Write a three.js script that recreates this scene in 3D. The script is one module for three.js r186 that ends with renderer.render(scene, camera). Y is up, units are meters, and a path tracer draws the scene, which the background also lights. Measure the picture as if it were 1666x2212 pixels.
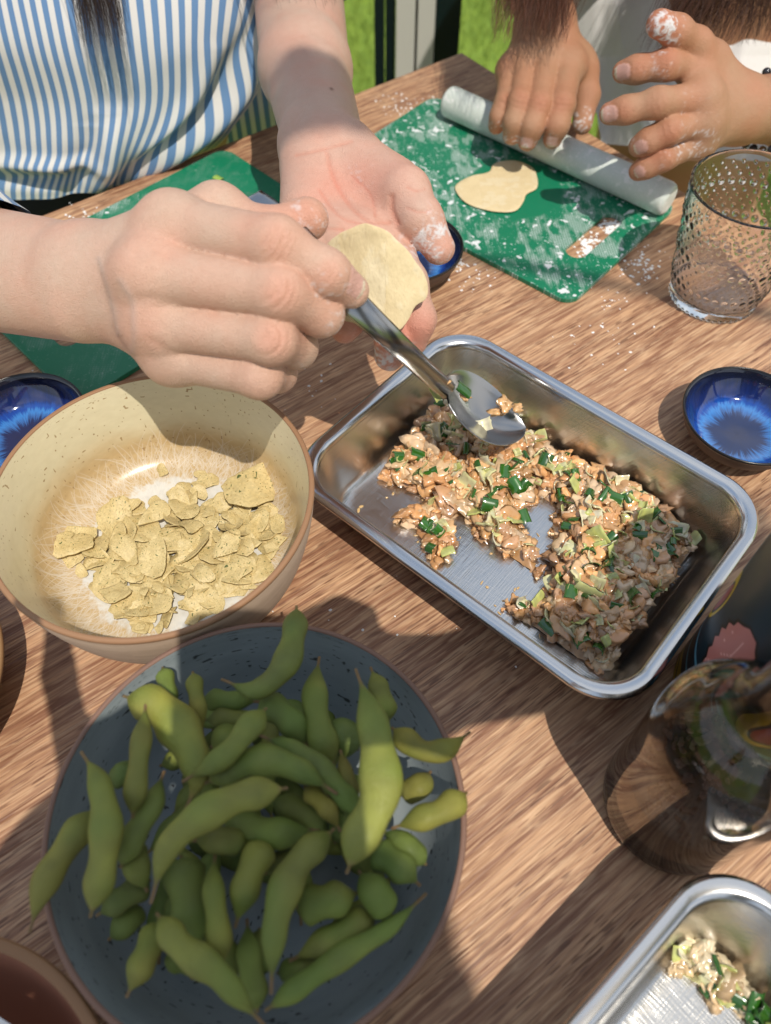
import * as THREE from 'three';
import { mergeGeometries } from 'three/addons/utils/BufferGeometryUtils.js';

// ---------------------------------------------------------------- camera, sky, sun, exposure
const scene = new THREE.Scene();
const PITCH = 56 * Math.PI / 180, FOC = 1700, CAMH = 42;      // lens height above the table in cm
const camera = new THREE.PerspectiveCamera(66.09, 771 / 1024, 0.02, 400);
camera.position.set(0, CAMH / 100, 0);
camera.lookAt(0, CAMH / 100 - Math.sin(PITCH), -Math.cos(PITCH));
camera.focus = 0.47; camera.userData.fStop = 6.5;
const SKYK = 2.0;
const SUN = new THREE.Vector3(0.23, 1, 0.46).normalize();
// a pale summer sky: light blue overhead, whiter low down, thin broken cloud all round
{
  const w = 512, h = 256, d = new Float32Array(w * h * 4), hs = (x, y, z) => { let q = (Math.imul(x, 374761393) + Math.imul(y, 668265263) + Math.imul(z, 1274126177)) | 0; q = Math.imul(q ^ (q >>> 13), 1274126177); return ((q ^ (q >>> 16)) >>> 0) / 4294967296; };
  const ns = (x, y, z) => { const X = Math.floor(x), Y = Math.floor(y), Z = Math.floor(z), s = (t) => t * t * (3 - 2 * t), u = s(x - X), v = s(y - Y), e = s(z - Z), m = (a, b, t) => a + (b - a) * t, L = (k) => m(m(hs(X, Y, Z + k), hs(X + 1, Y, Z + k), u), m(hs(X, Y + 1, Z + k), hs(X + 1, Y + 1, Z + k), u), v); return m(L(0), L(1), e); };
  for (let j = 0; j < h; j++) for (let i = 0; i < w; i++) {
    const el = (j + 0.5) / h * Math.PI - Math.PI / 2, az = (i + 0.5) / w * 2 * Math.PI, y = Math.sin(el), x = Math.cos(el) * Math.cos(az), z = Math.cos(el) * Math.sin(az), k = Math.pow(Math.max(0, 1 - Math.max(0, y)), 2.2);
    let n = 0, a = 0.5, f = 2.2; for (let o = 0; o < 5; o++) { n += a * ns(x * f + 9, y * f * 1.8 + 4, z * f + 2); a /= 2; f *= 2.1; }
    const c = Math.min(1, Math.max(0, (n - 0.42) / 0.22)), P = [[0.20, 0.27, 0.39], [0.44, 0.48, 0.52], [0.62, 0.62, 0.62]], q = (j * w + i) * 4;
    for (let t = 0; t < 3; t++) { const s = P[0][t] + (P[1][t] - P[0][t]) * k; d[q + t] = SKYK * (s + (P[2][t] - s) * c * 0.8) * (y < -0.02 ? 0.5 : 1); } d[q + 3] = 1;
  }
  const t = new THREE.DataTexture(d, w, h, THREE.RGBAFormat, THREE.FloatType); t.mapping = THREE.EquirectangularReflectionMapping; t.magFilter = THREE.LinearFilter; t.minFilter = THREE.LinearFilter; t.needsUpdate = true; scene.background = t; scene.environment = t;
}
const sun = new THREE.DirectionalLight(new THREE.Color(1, 0.93, 0.83), 4.2);
sun.position.copy(SUN).multiplyScalar(6); sun.castShadow = true; sun.shadow.mapSize.set(4096, 4096);
Object.assign(sun.shadow.camera, { left: -2, right: 2, top: 2, bottom: -2, near: 0.5, far: 14 });
scene.add(sun); scene.add(sun.target);
const renderer = new THREE.WebGLRenderer({ antialias: true });
renderer.toneMapping = THREE.LinearToneMapping;
renderer.toneMappingExposure = 0.9;
renderer.shadowMap.enabled = true;

// ---------------------------------------------------------------- helpers (everything below is in centimetres; turned to metres at the end)
let seed = 12345;
const rnd = () => { seed = (seed + 0x6D2B79F5) | 0; let t = Math.imul(seed ^ (seed >>> 15), 1 | seed); t = (t + Math.imul(t ^ (t >>> 7), 61 | t)) ^ t; return ((t ^ (t >>> 14)) >>> 0) / 4294967296; };
const rr = (a, b) => a + (b - a) * rnd();
const V = (x, y, z) => new THREE.Vector3(x, y, z);
const SP = Math.sin(PITCH), CP = Math.cos(PITCH);
// a place in the world from a line of sight and its depth d, or its height h above the table
const at = (px, py, d) => { const Y = (1106 - py) / FOC; return V((px - 833) / FOC * d, CAMH - d * (SP - CP * Y), -d * (CP + SP * Y)); };
const atH = (px, py, h = 0) => at(px, py, (CAMH - h) / (SP - CP * (1106 - py) / FOC));
const lerp = (a, b, t) => a + (b - a) * t, clamp = (x, a = 0, b = 1) => Math.min(b, Math.max(a, x));
const sstep = (a, b, x) => { const t = clamp((x - a) / (b - a)); return t * t * (3 - 2 * t); };
function hash3(x, y, z) { let h = (Math.imul(x, 374761393) + Math.imul(y, 668265263) + Math.imul(z, 1274126177)) | 0; h = Math.imul(h ^ (h >>> 13), 1274126177); return ((h ^ (h >>> 16)) >>> 0) / 4294967296; }
function noise(x, y, z = 0) {
  const X = Math.floor(x), Y = Math.floor(y), Z = Math.floor(z); x -= X; y -= Y; z -= Z;
  const u = x * x * (3 - 2 * x), v = y * y * (3 - 2 * y), w = z * z * (3 - 2 * z);
  const L = (k) => lerp(lerp(hash3(X, Y, Z + k), hash3(X + 1, Y, Z + k), u), lerp(hash3(X, Y + 1, Z + k), hash3(X + 1, Y + 1, Z + k), u), v);
  return lerp(L(0), w ? L(1) : 0, w);
}
function noise2(x, y) {
  const X = Math.floor(x), Y = Math.floor(y); x -= X; y -= Y;
  const u = x * x * (3 - 2 * x), v = y * y * (3 - 2 * y);
  return lerp(lerp(hash3(X, Y, 7), hash3(X + 1, Y, 7), u), lerp(hash3(X, Y + 1, 7), hash3(X + 1, Y + 1, 7), u), v);
}
const fbm = (x, y, z = 0, o = 4) => { let s = 0, a = 0.5, n = 0; for (let i = 0; i < o; i++) { s += a * noise(x, y, z); n += a; a /= 2; x *= 2.03; y *= 2.03; z *= 2.03; } return s / n; };
const fbm2 = (x, y, o = 4) => { let s = 0, a = 0.5, n = 0; for (let i = 0; i < o; i++) { s += a * noise2(x, y); n += a; a /= 2; x = x * 2.03 + 5.1; y = y * 2.03 + 1.7; } return s / n; };
const lin = (r, g, b) => new THREE.Color().setRGB(r, g, b);
const mat = (c, rough, o = {}) => new THREE.MeshPhysicalMaterial({ color: Array.isArray(c) ? lin(...c) : c, roughness: rough, side: THREE.DoubleSide, ...o });
const toS = (c) => Math.round(255 * clamp(c <= 0.0031308 ? 12.92 * c : 1.055 * Math.pow(c, 1 / 2.4) - 0.055));
function tex(w, h, fn, srgb = true, wrap = THREE.RepeatWrapping) {     // fn(x, y) gives linear rgb
  const d = new Uint8Array(w * h * 4);
  for (let y = 0, k = 0; y < h; y++) for (let x = 0; x < w; x++, k += 4) { const c = fn(x, y); if (srgb) { d[k] = toS(c[0]); d[k + 1] = toS(c[1]); d[k + 2] = toS(c[2]); } else { d[k] = d[k + 1] = d[k + 2] = 255 * clamp(c); } d[k + 3] = 255; }
  const t = new THREE.DataTexture(d, w, h); t.wrapS = t.wrapT = wrap; t.magFilter = THREE.LinearFilter; t.minFilter = THREE.LinearMipmapLinearFilter; t.generateMipmaps = true;
  if (srgb) t.colorSpace = THREE.SRGBColorSpace; t.needsUpdate = true; return t;
}
const taken = {};
const numbered = (n) => { taken[n] = (taken[n] ?? -1) + 1; return taken[n] ? `${n}_${String(taken[n]).padStart(3, '0')}` : n; };
// a thing from parts [name, geometry in world axes, material, [sub-parts]]; its origin is set at the middle of its base
function thing(name, label, category, parts, o = {}) {
  const box = new THREE.Box3(); const geos = [];
  const walk = (ps) => { for (const p of ps) { p[1].computeBoundingBox(); box.union(p[1].boundingBox); geos.push(p[1]); if (p[3]) walk(p[3]); } };
  walk(parts);
  const b = V((box.min.x + box.max.x) / 2, box.min.y, (box.min.z + box.max.z) / 2);
  for (const g of new Set(geos)) g.translate(-b.x, -b.y, -b.z);
  const mesh = (p, parent) => { const m = new THREE.Mesh(p[1], p[2]); m.name = p[0]; m.castShadow = m.receiveShadow = true; parent?.add(m); for (const s of p[3] ?? []) mesh(s, m); if (p[4]) Object.assign(m.userData, p[4]); return m; };
  let root;
  if (parts.length === 1 && !o.asGroup) { root = mesh(parts[0]); } else { root = new THREE.Group(); for (const p of parts) mesh(p, root); }
  root.name = numbered(name); root.position.copy(b);
  root.userData = o.kind ? { kind: o.kind } : {};
  if (label) root.userData.label = label; if (category) root.userData.category = category; if (o.group) root.userData.group = o.group;
  scene.add(root); return root;
}
function geo(pos, idx, o = {}) {
  const g = new THREE.BufferGeometry(); g.setAttribute('position', new THREE.Float32BufferAttribute(pos, 3)); g.setIndex(idx);
  if (o.uv) g.setAttribute('uv', new THREE.Float32BufferAttribute(o.uv, 2)); if (o.color) g.setAttribute('color', new THREE.Float32BufferAttribute(o.color, 3));
  g.computeVertexNormals(); return g;
}
function paint(g, fn) { const p = g.attributes.position, n = g.attributes.normal, c = new Float32Array(p.count * 3); for (let i = 0; i < p.count; i++) { const k = fn(p.getX(i), p.getY(i), p.getZ(i), n.getX(i), n.getY(i), n.getZ(i), i); c[3 * i] = k[0]; c[3 * i + 1] = k[1]; c[3 * i + 2] = k[2]; } g.setAttribute('color', new THREE.BufferAttribute(c, 3)); return g; }
function box(w, h, d, x = 0, y = 0, z = 0, turn = 0) { const g = new THREE.BoxGeometry(w, h, d); if (turn) g.rotateY(turn); g.translate(x, y, z); return g; }
function inPoly(x, y, P) { let s = false; for (let i = 0, j = P.length - 1; i < P.length; j = i++) { const [a, b] = P[i], [c, d] = P[j]; if ((b > y) !== (d > y) && x < (c - a) * (y - b) / (d - b) + a) s = !s; } return s; }
function edgeDist(x, y, P) { let m = 1e9; for (let i = 0, j = P.length - 1; i < P.length; j = i++) { const [a, b] = P[i], [c, d] = P[j], ex = c - a, ey = d - b, t = clamp(((x - a) * ex + (y - b) * ey) / (ex * ex + ey * ey)); m = Math.min(m, Math.hypot(x - a - t * ex, y - b - t * ey)); } return m; }
// a grid of points P(u, v) as a sheet; closed in u when wrap
function grid(nu, nv, P, o = {}) {
  const pos = [], uv = [], idx = [], W = nu + 1;
  for (let j = 0; j <= nv; j++) for (let i = 0; i <= nu; i++) { const p = P(i / nu, j / nv); pos.push(p.x, p.y, p.z); uv.push(...(p.uv ?? [i / nu, j / nv])); }
  for (let j = 0; j < nv; j++) for (let i = 0; i < nu; i++) { const a = j * W + i; idx.push(a, a + 1, a + W, a + 1, a + W + 1, a + W); }
  return geo(pos, idx, { uv });
}
function curve(pts) { return new THREE.CatmullRomCurve3(pts, false, 'centripetal'); }
// a tube of varying elliptic section along points; rad(t) -> [across, thick]
function sweep(pts, rad, seg = 24, ring = 12, up = V(0, 1, 0)) {
  const c = curve(pts), pos = [], idx = [], uv = [];
  for (let i = 0; i <= seg; i++) {
    const t = i / seg, p = c.getPointAt(t), T = c.getTangentAt(t), S = V().crossVectors(T, up).normalize(), N = V().crossVectors(S, T).normalize(), [a, b] = rad(t);
    for (let k = 0; k < ring; k++) { const th = 2 * Math.PI * k / ring, x = Math.cos(th) * a, y = Math.sin(th) * b; pos.push(p.x + S.x * x + N.x * y, p.y + S.y * x + N.y * y, p.z + S.z * x + N.z * y); uv.push(t, k / ring); }
  }
  for (let i = 0; i < seg; i++) for (let k = 0; k < ring; k++) { const a = i * ring + k, b = i * ring + (k + 1) % ring; idx.push(a, b, a + ring, b, b + ring, a + ring); }
  for (const e of [0, seg]) { const o = pos.length / 3, p = c.getPointAt(e / seg); pos.push(p.x, p.y, p.z); uv.push(e / seg, 0); for (let k = 0; k < ring; k++) { const a = e * ring + k, b = e * ring + (k + 1) % ring; e ? idx.push(a, b, o) : idx.push(b, a, o); } }
  return geo(pos, idx, { uv });
}
const lathe = (pts, seg = 96) => new THREE.LatheGeometry(pts.map(([x, y]) => new THREE.Vector2(x, y)), seg);
function smooth(pts, n) { const c = new THREE.CatmullRomCurve3(pts.map(([x, y]) => V(x, y, 0)), false, 'centripetal'); return c.getPoints(n).map((p) => [Math.max(0, p.x), p.y]); }

// surface of a distance field, meshed on a grid (surface nets)
function nets(f, lo, hi, h) {
  const nx = Math.ceil((hi.x - lo.x) / h) + 1, ny = Math.ceil((hi.y - lo.y) / h) + 1, nz = Math.ceil((hi.z - lo.z) / h) + 1, B = 6, R = B * h * 0.87 + h * 1.5;
  const val = new Float32Array(nx * ny * nz), id = (i, j, k) => (k * ny + j) * nx + i;
  for (let k0 = 0; k0 < nz; k0 += B) for (let j0 = 0; j0 < ny; j0 += B) for (let i0 = 0; i0 < nx; i0 += B) {
    const c = f(lo.x + (i0 + B / 2) * h, lo.y + (j0 + B / 2) * h, lo.z + (k0 + B / 2) * h), far = Math.abs(c) > R * 1.2;
    for (let k = k0; k < Math.min(nz, k0 + B); k++) for (let j = j0; j < Math.min(ny, j0 + B); j++) for (let i = i0; i < Math.min(nx, i0 + B); i++) val[id(i, j, k)] = far ? c : f(lo.x + i * h, lo.y + j * h, lo.z + k * h);
  }
  const vid = new Int32Array(nx * ny * nz).fill(-1), pos = [], idx = [];
  const E = [[0, 1], [0, 2], [0, 4], [1, 3], [1, 5], [2, 3], [2, 6], [3, 7], [4, 5], [4, 6], [5, 7], [6, 7]];
  const g = new Float32Array(8);
  for (let k = 0; k < nz - 1; k++) for (let j = 0; j < ny - 1; j++) for (let i = 0; i < nx - 1; i++) {
    let m = 0; for (let c = 0; c < 8; c++) { g[c] = val[id(i + (c & 1), j + (c >> 1 & 1), k + (c >> 2))]; if (g[c] < 0) m |= 1 << c; }
    if (m === 0 || m === 255) continue;
    let x = 0, y = 0, z = 0, n = 0;
    for (const [a, b] of E) if ((g[a] < 0) !== (g[b] < 0)) { const t = g[a] / (g[a] - g[b]); x += lerp(a & 1, b & 1, t); y += lerp(a >> 1 & 1, b >> 1 & 1, t); z += lerp(a >> 2, b >> 2, t); n++; }
    vid[id(i, j, k)] = pos.length / 3; pos.push(lo.x + (i + x / n) * h, lo.y + (j + y / n) * h, lo.z + (k + z / n) * h);
  }
  for (let k = 1; k < nz - 1; k++) for (let j = 1; j < ny - 1; j++) for (let i = 1; i < nx - 1; i++) {
    const a = val[id(i, j, k)] < 0;
    const q = (b, p0, p1, p2, p3) => { if (a === b) return; const [A, Bq, C, D] = [vid[p0], vid[p1], vid[p2], vid[p3]]; if (A < 0 || Bq < 0 || C < 0 || D < 0) return; a ? idx.push(A, Bq, C, A, C, D) : idx.push(A, C, Bq, A, D, C); };
    q(val[id(i + 1, j, k)] < 0, id(i, j - 1, k - 1), id(i, j, k - 1), id(i, j, k), id(i, j - 1, k));
    q(val[id(i, j + 1, k)] < 0, id(i - 1, j, k - 1), id(i - 1, j, k), id(i, j, k), id(i, j, k - 1));
    q(val[id(i, j, k + 1)] < 0, id(i - 1, j - 1, k), id(i, j - 1, k), id(i, j, k), id(i - 1, j, k));
  }
  return geo(pos, idx);
}
const smin = (a, b, k) => { const h = Math.max(k - Math.abs(a - b), 0) / k; return Math.min(a, b) - h * h * k * 0.25; };
const cone = (a, ra, b, rb) => { const dx = b.x - a.x, dy = b.y - a.y, dz = b.z - a.z, L = 1 / (dx * dx + dy * dy + dz * dz); return (x, y, z) => { const px = x - a.x, py = y - a.y, pz = z - a.z, t = clamp((px * dx + py * dy + pz * dz) * L), ex = px - t * dx, ey = py - t * dy, ez = pz - t * dz; return Math.sqrt(ex * ex + ey * ey + ez * ez) - ra - (rb - ra) * t; }; };
// core: cones joined softly; fingers: chains [[point, radius], ...] that join the core softly but touch one another with a crease
function limbField(core, fingers, kCore = 1.2, kF = 0.9) {
  const C = core.map(([a, ra, b, rb]) => cone(a, ra, b, rb));
  const Fs = fingers.map((ch) => { const bx = new THREE.Box3(); ch.forEach(([p, r]) => { bx.expandByPoint(p.clone().addScalar(r)); bx.expandByPoint(p.clone().addScalar(-r)); }); const s = bx.getBoundingSphere(new THREE.Sphere()); const cs = []; for (let i = 0; i + 1 < ch.length; i++) cs.push(cone(ch[i][0], ch[i][1], ch[i + 1][0], ch[i + 1][1])); return { cs, c: s.center, r: s.radius }; });
  return (x, y, z) => {
    let d = C[0](x, y, z); for (let i = 1; i < C.length; i++) d = smin(d, C[i](x, y, z), kCore);
    let out = d;
    for (const f of Fs) { const q = Math.hypot(x - f.c.x, y - f.c.y, z - f.c.z) - f.r; if (q > out + kF) continue; let e = f.cs[0](x, y, z); for (let i = 1; i < f.cs.length; i++) e = smin(e, f.cs[i](x, y, z), 0.6); out = Math.min(out, smin(d, e, kF)); }
    return out;
  };
}
function bounds(core, fingers, pad = 0.8) { const b = new THREE.Box3(); for (const [a, ra, c, rc] of core) for (const [p, r] of [[a, ra], [c, rc]]) { b.expandByPoint(p.clone().addScalar(r + pad)); b.expandByPoint(p.clone().addScalar(-r - pad)); } for (const f of fingers) for (const [p, r] of f) { b.expandByPoint(p.clone().addScalar(r + pad)); b.expandByPoint(p.clone().addScalar(-r - pad)); } return b; }
// ---------------------------------------------------------------- ground
const GY = -74;
{
  const lawnTex = tex(256, 256, (x, y) => { const n = fbm2(x * 0.09, y * 0.09, 4), m = noise2(x * 0.5, y * 0.5); return [0.10 + 0.10 * n + 0.05 * m, 0.17 + 0.13 * n + 0.06 * m, 0.02 + 0.02 * n]; });
  lawnTex.repeat.set(240, 240);
  const g = new THREE.CircleGeometry(20000, 64); g.rotateX(-Math.PI / 2); g.translate(0, GY, 0);
  thing('lawn_ground', null, null, [['lawn_ground', g, mat([1, 1, 1], 0.95, { map: lawnTex })]], { kind: 'structure' });
  const blade = new THREE.BufferGeometry(); blade.setAttribute('position', new THREE.Float32BufferAttribute([-0.14, 0, 0, 0.14, 0, 0, -0.1, 2, 0.3, 0.1, 2, 0.3, 0, 3.6, 1.0], 3)); blade.setIndex([0, 1, 2, 1, 3, 2, 2, 3, 4]); blade.computeVertexNormals();
  const N = 70000, im = new THREE.InstancedMesh(blade, mat([1, 1, 1], 0.8), N), M = new THREE.Matrix4(), q = new THREE.Quaternion(), e = new THREE.Euler(), col = new THREE.Color();
  for (let i = 0; i < N; i++) { e.set(rr(-0.5, 0.5), rr(0, 6.3), rr(-0.4, 0.4)); q.setFromEuler(e); const s = rr(0.5, 1.2); M.compose(V(rr(-90, 190), GY, rr(-420, -120)), q, V(s, s, s)); im.setMatrixAt(i, M); const k = rnd(); col.setRGB(0.15 + 0.13 * k, 0.24 + 0.12 * k, 0.03 + 0.02 * k); im.setColorAt(i, col); }
  im.name = 'grass'; im.userData = { kind: 'stuff', label: 'short bright green lawn grass behind the table', category: 'grass' }; scene.add(im);
}
// ---------------------------------------------------------------- table
const TC = [8.1, 87.3], TA = 36.6 * Math.PI / 180, E1 = [-Math.cos(TA), -Math.sin(TA)], E2 = [Math.sin(TA), -Math.cos(TA)];
const tab = (a, b, y = 0) => V(TC[0] + E1[0] * a + E2[0] * b, y, -(TC[1] + E1[1] * a + E2[1] * b));   // a along the grain, b across it
{
  const L = 150, W = 92, wood = tex(2048, 2048, (x, y) => {
    const u = x / 2048 * L, v0 = y / 2048 * W, wob = 0.5 * fbm2(u * 0.05, v0 * 0.12, 2) + 0.12 * noise2(u * 0.35, v0 * 0.8), v = v0 + wob;
    const big = fbm2(u * 0.02 + 3, v * 0.28, 3), mid = fbm2(u * 0.16, v * 3.1, 2), fine = noise2(u * 0.45 + 9, v * 7.5), dash = noise2(u * 0.62 + 40, v * 11), pore = noise2(u * 0.95 + 70, v * 17 + 3), hair = noise2(u * 1.6, v * 20 + 90);
    let t = 0.5 + 0.6 * (big - 0.5) + 1.25 * (mid - 0.5) + 0.95 * (fine - 0.5) + 0.4 * (hair - 0.5); t = clamp(t);
    let c = [lerp(0.25, 0.57, t), lerp(0.115, 0.335, t), lerp(0.062, 0.185, t)];
    const rg = (q, p) => Math.pow(1 - Math.abs(2 * q - 1), p), dk = rg(noise2(u * 0.13 + 5, v * 4.2), 7) * 0.5 + rg(noise2(u * 0.3 + 60, v * 9.5), 8) * 0.4, lt = rg(noise2(u * 0.2 + 90, v * 6.1 + 8), 8) * 0.45; c = [lerp(c[0], 0.2, dk), lerp(c[1], 0.088, dk), lerp(c[2], 0.046, dk)]; c = [lerp(c[0], 0.68, lt), lerp(c[1], 0.46, lt), lerp(c[2], 0.28, lt)];
    const fl = sstep(0.64, 0.84, dash) * 0.5; c = [lerp(c[0], 0.66, fl), lerp(c[1], 0.43, fl), lerp(c[2], 0.25, fl)];
    const pr = sstep(0.66, 0.86, pore) * 0.75 * sstep(0.3, 0.55, fbm2(u * 0.08 + 20, v * 0.6)); return [lerp(c[0], 0.13, pr), lerp(c[1], 0.055, pr), lerp(c[2], 0.03, pr)];
  });
  const bump = tex(1024, 2048, (x, y) => { const u = x / 1024 * L, v = y / 2048 * W; return 0.5 + 0.5 * (noise2(u * 0.62 + 40, v * 11) - 0.5) + 0.5 * (noise2(u * 0.95 + 70, v * 17 + 3) - 0.5); }, false);
  const woodM = mat([1, 1, 1], 0.5, { map: wood, bumpMap: bump, bumpScale: 0.0004 });
  const place = (g) => { const p = g.attributes.position, uv = []; for (let i = 0; i < p.count; i++) { const a = p.getX(i), b = p.getY(i), y = p.getZ(i), w = tab(a, b, y); uv.push(a / L, (b - y) / W); p.setXYZ(i, w.x, w.y, w.z); } g.setAttribute('uv', new THREE.Float32BufferAttribute(uv, 2)); g.computeVertexNormals(); return g; };
  const sh = new THREE.Shape([[0.2, 0.2], [L - 0.2, 0.2], [L - 0.2, W - 0.2], [0.2, W - 0.2]].map(([x, y]) => new THREE.Vector2(x, y)));
  let g = new THREE.ExtrudeGeometry(sh, { depth: 2, bevelEnabled: true, bevelSize: 0.2, bevelThickness: 0.2, bevelSegments: 3 }); g.translate(0, 0, -2.2);
  { const p = g.attributes.position; for (let i = 0; i < p.count; i++) p.setZ(i, p.getZ(i)); }
  const parts = [['table_top', place(g), woodM]];
  for (const [a, b] of [[8, 8], [L - 8, 8], [8, W - 8], [L - 8, W - 8]]) { const l = new THREE.BoxGeometry(5, 5, 71.5); l.translate(a, b, -38.0); parts.push(['leg', place(l), woodM]); }
  thing('wooden_table', 'warm brown wooden table with streaky grain, dusted with flour', 'table', parts);
}
// ---------------------------------------------------------------- door frame on the lawn
{
  const dark = mat([0.006, 0.016, 0.017], 0.22), white = mat([0.62, 0.6, 0.55], 0.4), D = 125, top = at(845, 0, 110);
  const c = at(888, 120, 112), parts = [], Z = c.z, bar = (w, d, x, dz, m, n) => { const g = new THREE.BoxGeometry(w, 215, d); g.translate(c.x + x, GY + 107.5, Z + dz); parts.push([n, g, m]); };
  bar(1.4, 4.5, -4.45, 0, dark, 'dark_post'); bar(1.35, 4, -2.95, -0.4, dark, 'dark_post');
  bar(2.55, 4, -0.9, 0.2, white, 'white_strip'); bar(0.3, 3.2, 0.55, -0.3, dark, 'seal'); bar(2.3, 4, 1.9, 0.2, white, 'white_strip');
  bar(3.4, 4.5, 4.8, 0, dark, 'dark_post');
  thing('door_frame', 'upright door frame of dark green posts and white strips behind the table', 'door frame', parts);
}
// ---------------------------------------------------------------- steel trays
const steelBump = tex(512, 512, (x, y) => 0.5 + 0.35 * (noise2(x * 0.7, y * 0.03) - 0.5) + 0.3 * (noise2(x * 0.04, y * 0.8 + 30) - 0.5) + 0.25 * (fbm2(x * 0.1, y * 0.1) - 0.5), false);
const steel = mat([0.62, 0.61, 0.59], 0.26, { metalness: 1, bumpMap: steelBump, bumpScale: 0.0002 });
const steelRim = mat([0.60, 0.60, 0.60], 0.2, { metalness: 1 });
function ringPts(w, h, r, n = 12) { const o = []; for (const [sx, sy, a0] of [[1, 1, 0], [-1, 1, 90], [-1, -1, 180], [1, -1, 270]]) for (let i = 0; i <= n; i++) { const a = (a0 + 90 * i / n) * Math.PI / 180; o.push([sx * (w / 2 - r) + r * Math.cos(a), sy * (h / 2 - r) + r * Math.sin(a)]); } return o; }
function loft(rings, T, capStart, capEnd) {          // rings: [w, h, r, y]
  const pos = [], idx = [], uv = [], n = ringPts(1, 1, 0.1).length;
  for (const [w, h, r, y] of rings) for (const [x, z] of ringPts(w, h, r)) { const p = T(x, y, z); pos.push(p.x, p.y, p.z); uv.push(x / 12 + y * 0.05, z / 12 + y * 0.05); }
  for (let j = 0; j + 1 < rings.length; j++) for (let i = 0; i < n; i++) { const a = j * n + i, b = j * n + (i + 1) % n; idx.push(a, a + n, b, b, a + n, b + n); }
  for (const [on, j] of [[capStart, 0], [capEnd, rings.length - 1]]) if (on) { const o = pos.length / 3, p = T(0, rings[j][3], 0); pos.push(p.x, p.y, p.z); uv.push(0, rings[j][3] * 0.05); for (let i = 0; i < n; i++) { const a = j * n + i, b = j * n + (i + 1) % n; j ? idx.push(a, o, b) : idx.push(a, b, o); } }
  return geo(pos, idx, { uv });
}
function makeTray(label, cx, cy, ang, w, h, H) {
  const ca = Math.cos(ang), sa = Math.sin(ang), T = (x, y, z) => V(cx + ca * x - sa * z, y, -(cy + sa * x + ca * z));
  const s = (dw, r, y) => [w - (dw > 1 ? dw - 0.75 : dw), h - (dw > 1 ? dw - 0.75 : dw), r, y];
  const body = [], f = 1.15;                       // outer skin from the base up, over the rim, down inside
  body.push(s(6.2, 1.6, 0.0), s(5.0, 1.8, 0.02), s(4.5, 1.9, 0.12), s(4.2, 2.0, 0.35), s(4.0, 2.1, 0.7));
  for (let i = 1; i <= 6; i++) body.push(s(lerp(4.0, 2.5, i / 6), lerp(2.1, 2.6, i / 6), lerp(0.7, H - 0.55, i / 6)));
  const inn = []; inn.push(s(2.62, 2.55, H - 0.5)); for (let i = 1; i <= 6; i++) inn.push(s(lerp(2.66, 4.2, i / 6), lerp(2.5, 2.05, i / 6), lerp(H - 0.5, 0.95, i / 6)));
  inn.push(s(4.42, 1.95, 0.6), s(4.75, 1.85, 0.36), s(5.3, 1.7, 0.2), s(6.2, 1.4, 0.14), s(7.5, 1.2, 0.13));
  const rim = [s(2.5, 2.6, H - 0.6), s(1.2, 2.9, H - 0.5), s(0.3, 3.1, H - 0.5), s(0.06, 3.2, H - 0.4), s(0, 3.2, H - 0.25), s(0.1, 3.2, H - 0.1), s(0.4, 3.1, H), s(1.2, 2.95, H + 0.02), s(1.9, 2.8, H), s(2.3, 2.7, H - 0.1), s(2.52, 2.6, H - 0.28), s(2.6, 2.56, H - 0.5)];
  const root = thing('steel_tray', label, 'tray', [['outer_wall', loft(body, T, true, false), steel], ['inner_pan', loft(inn, T, false, true), steel], ['rim', loft(rim, T, false, false), steelRim]]);
  return { T, root };
}
const tray1 = makeTray('rectangular steel tray half full of orange minced filling under a spoon', 8.2, 27.0, 139.4 * Math.PI / 180, 23.7, 17.1, 4.6);
const tray2 = makeTray('rectangular steel tray with pale crumbled filling beside the glass bottle', 10.8, -6.3, 41.2 * Math.PI / 180, 23.7, 15.5, 5.6);

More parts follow.
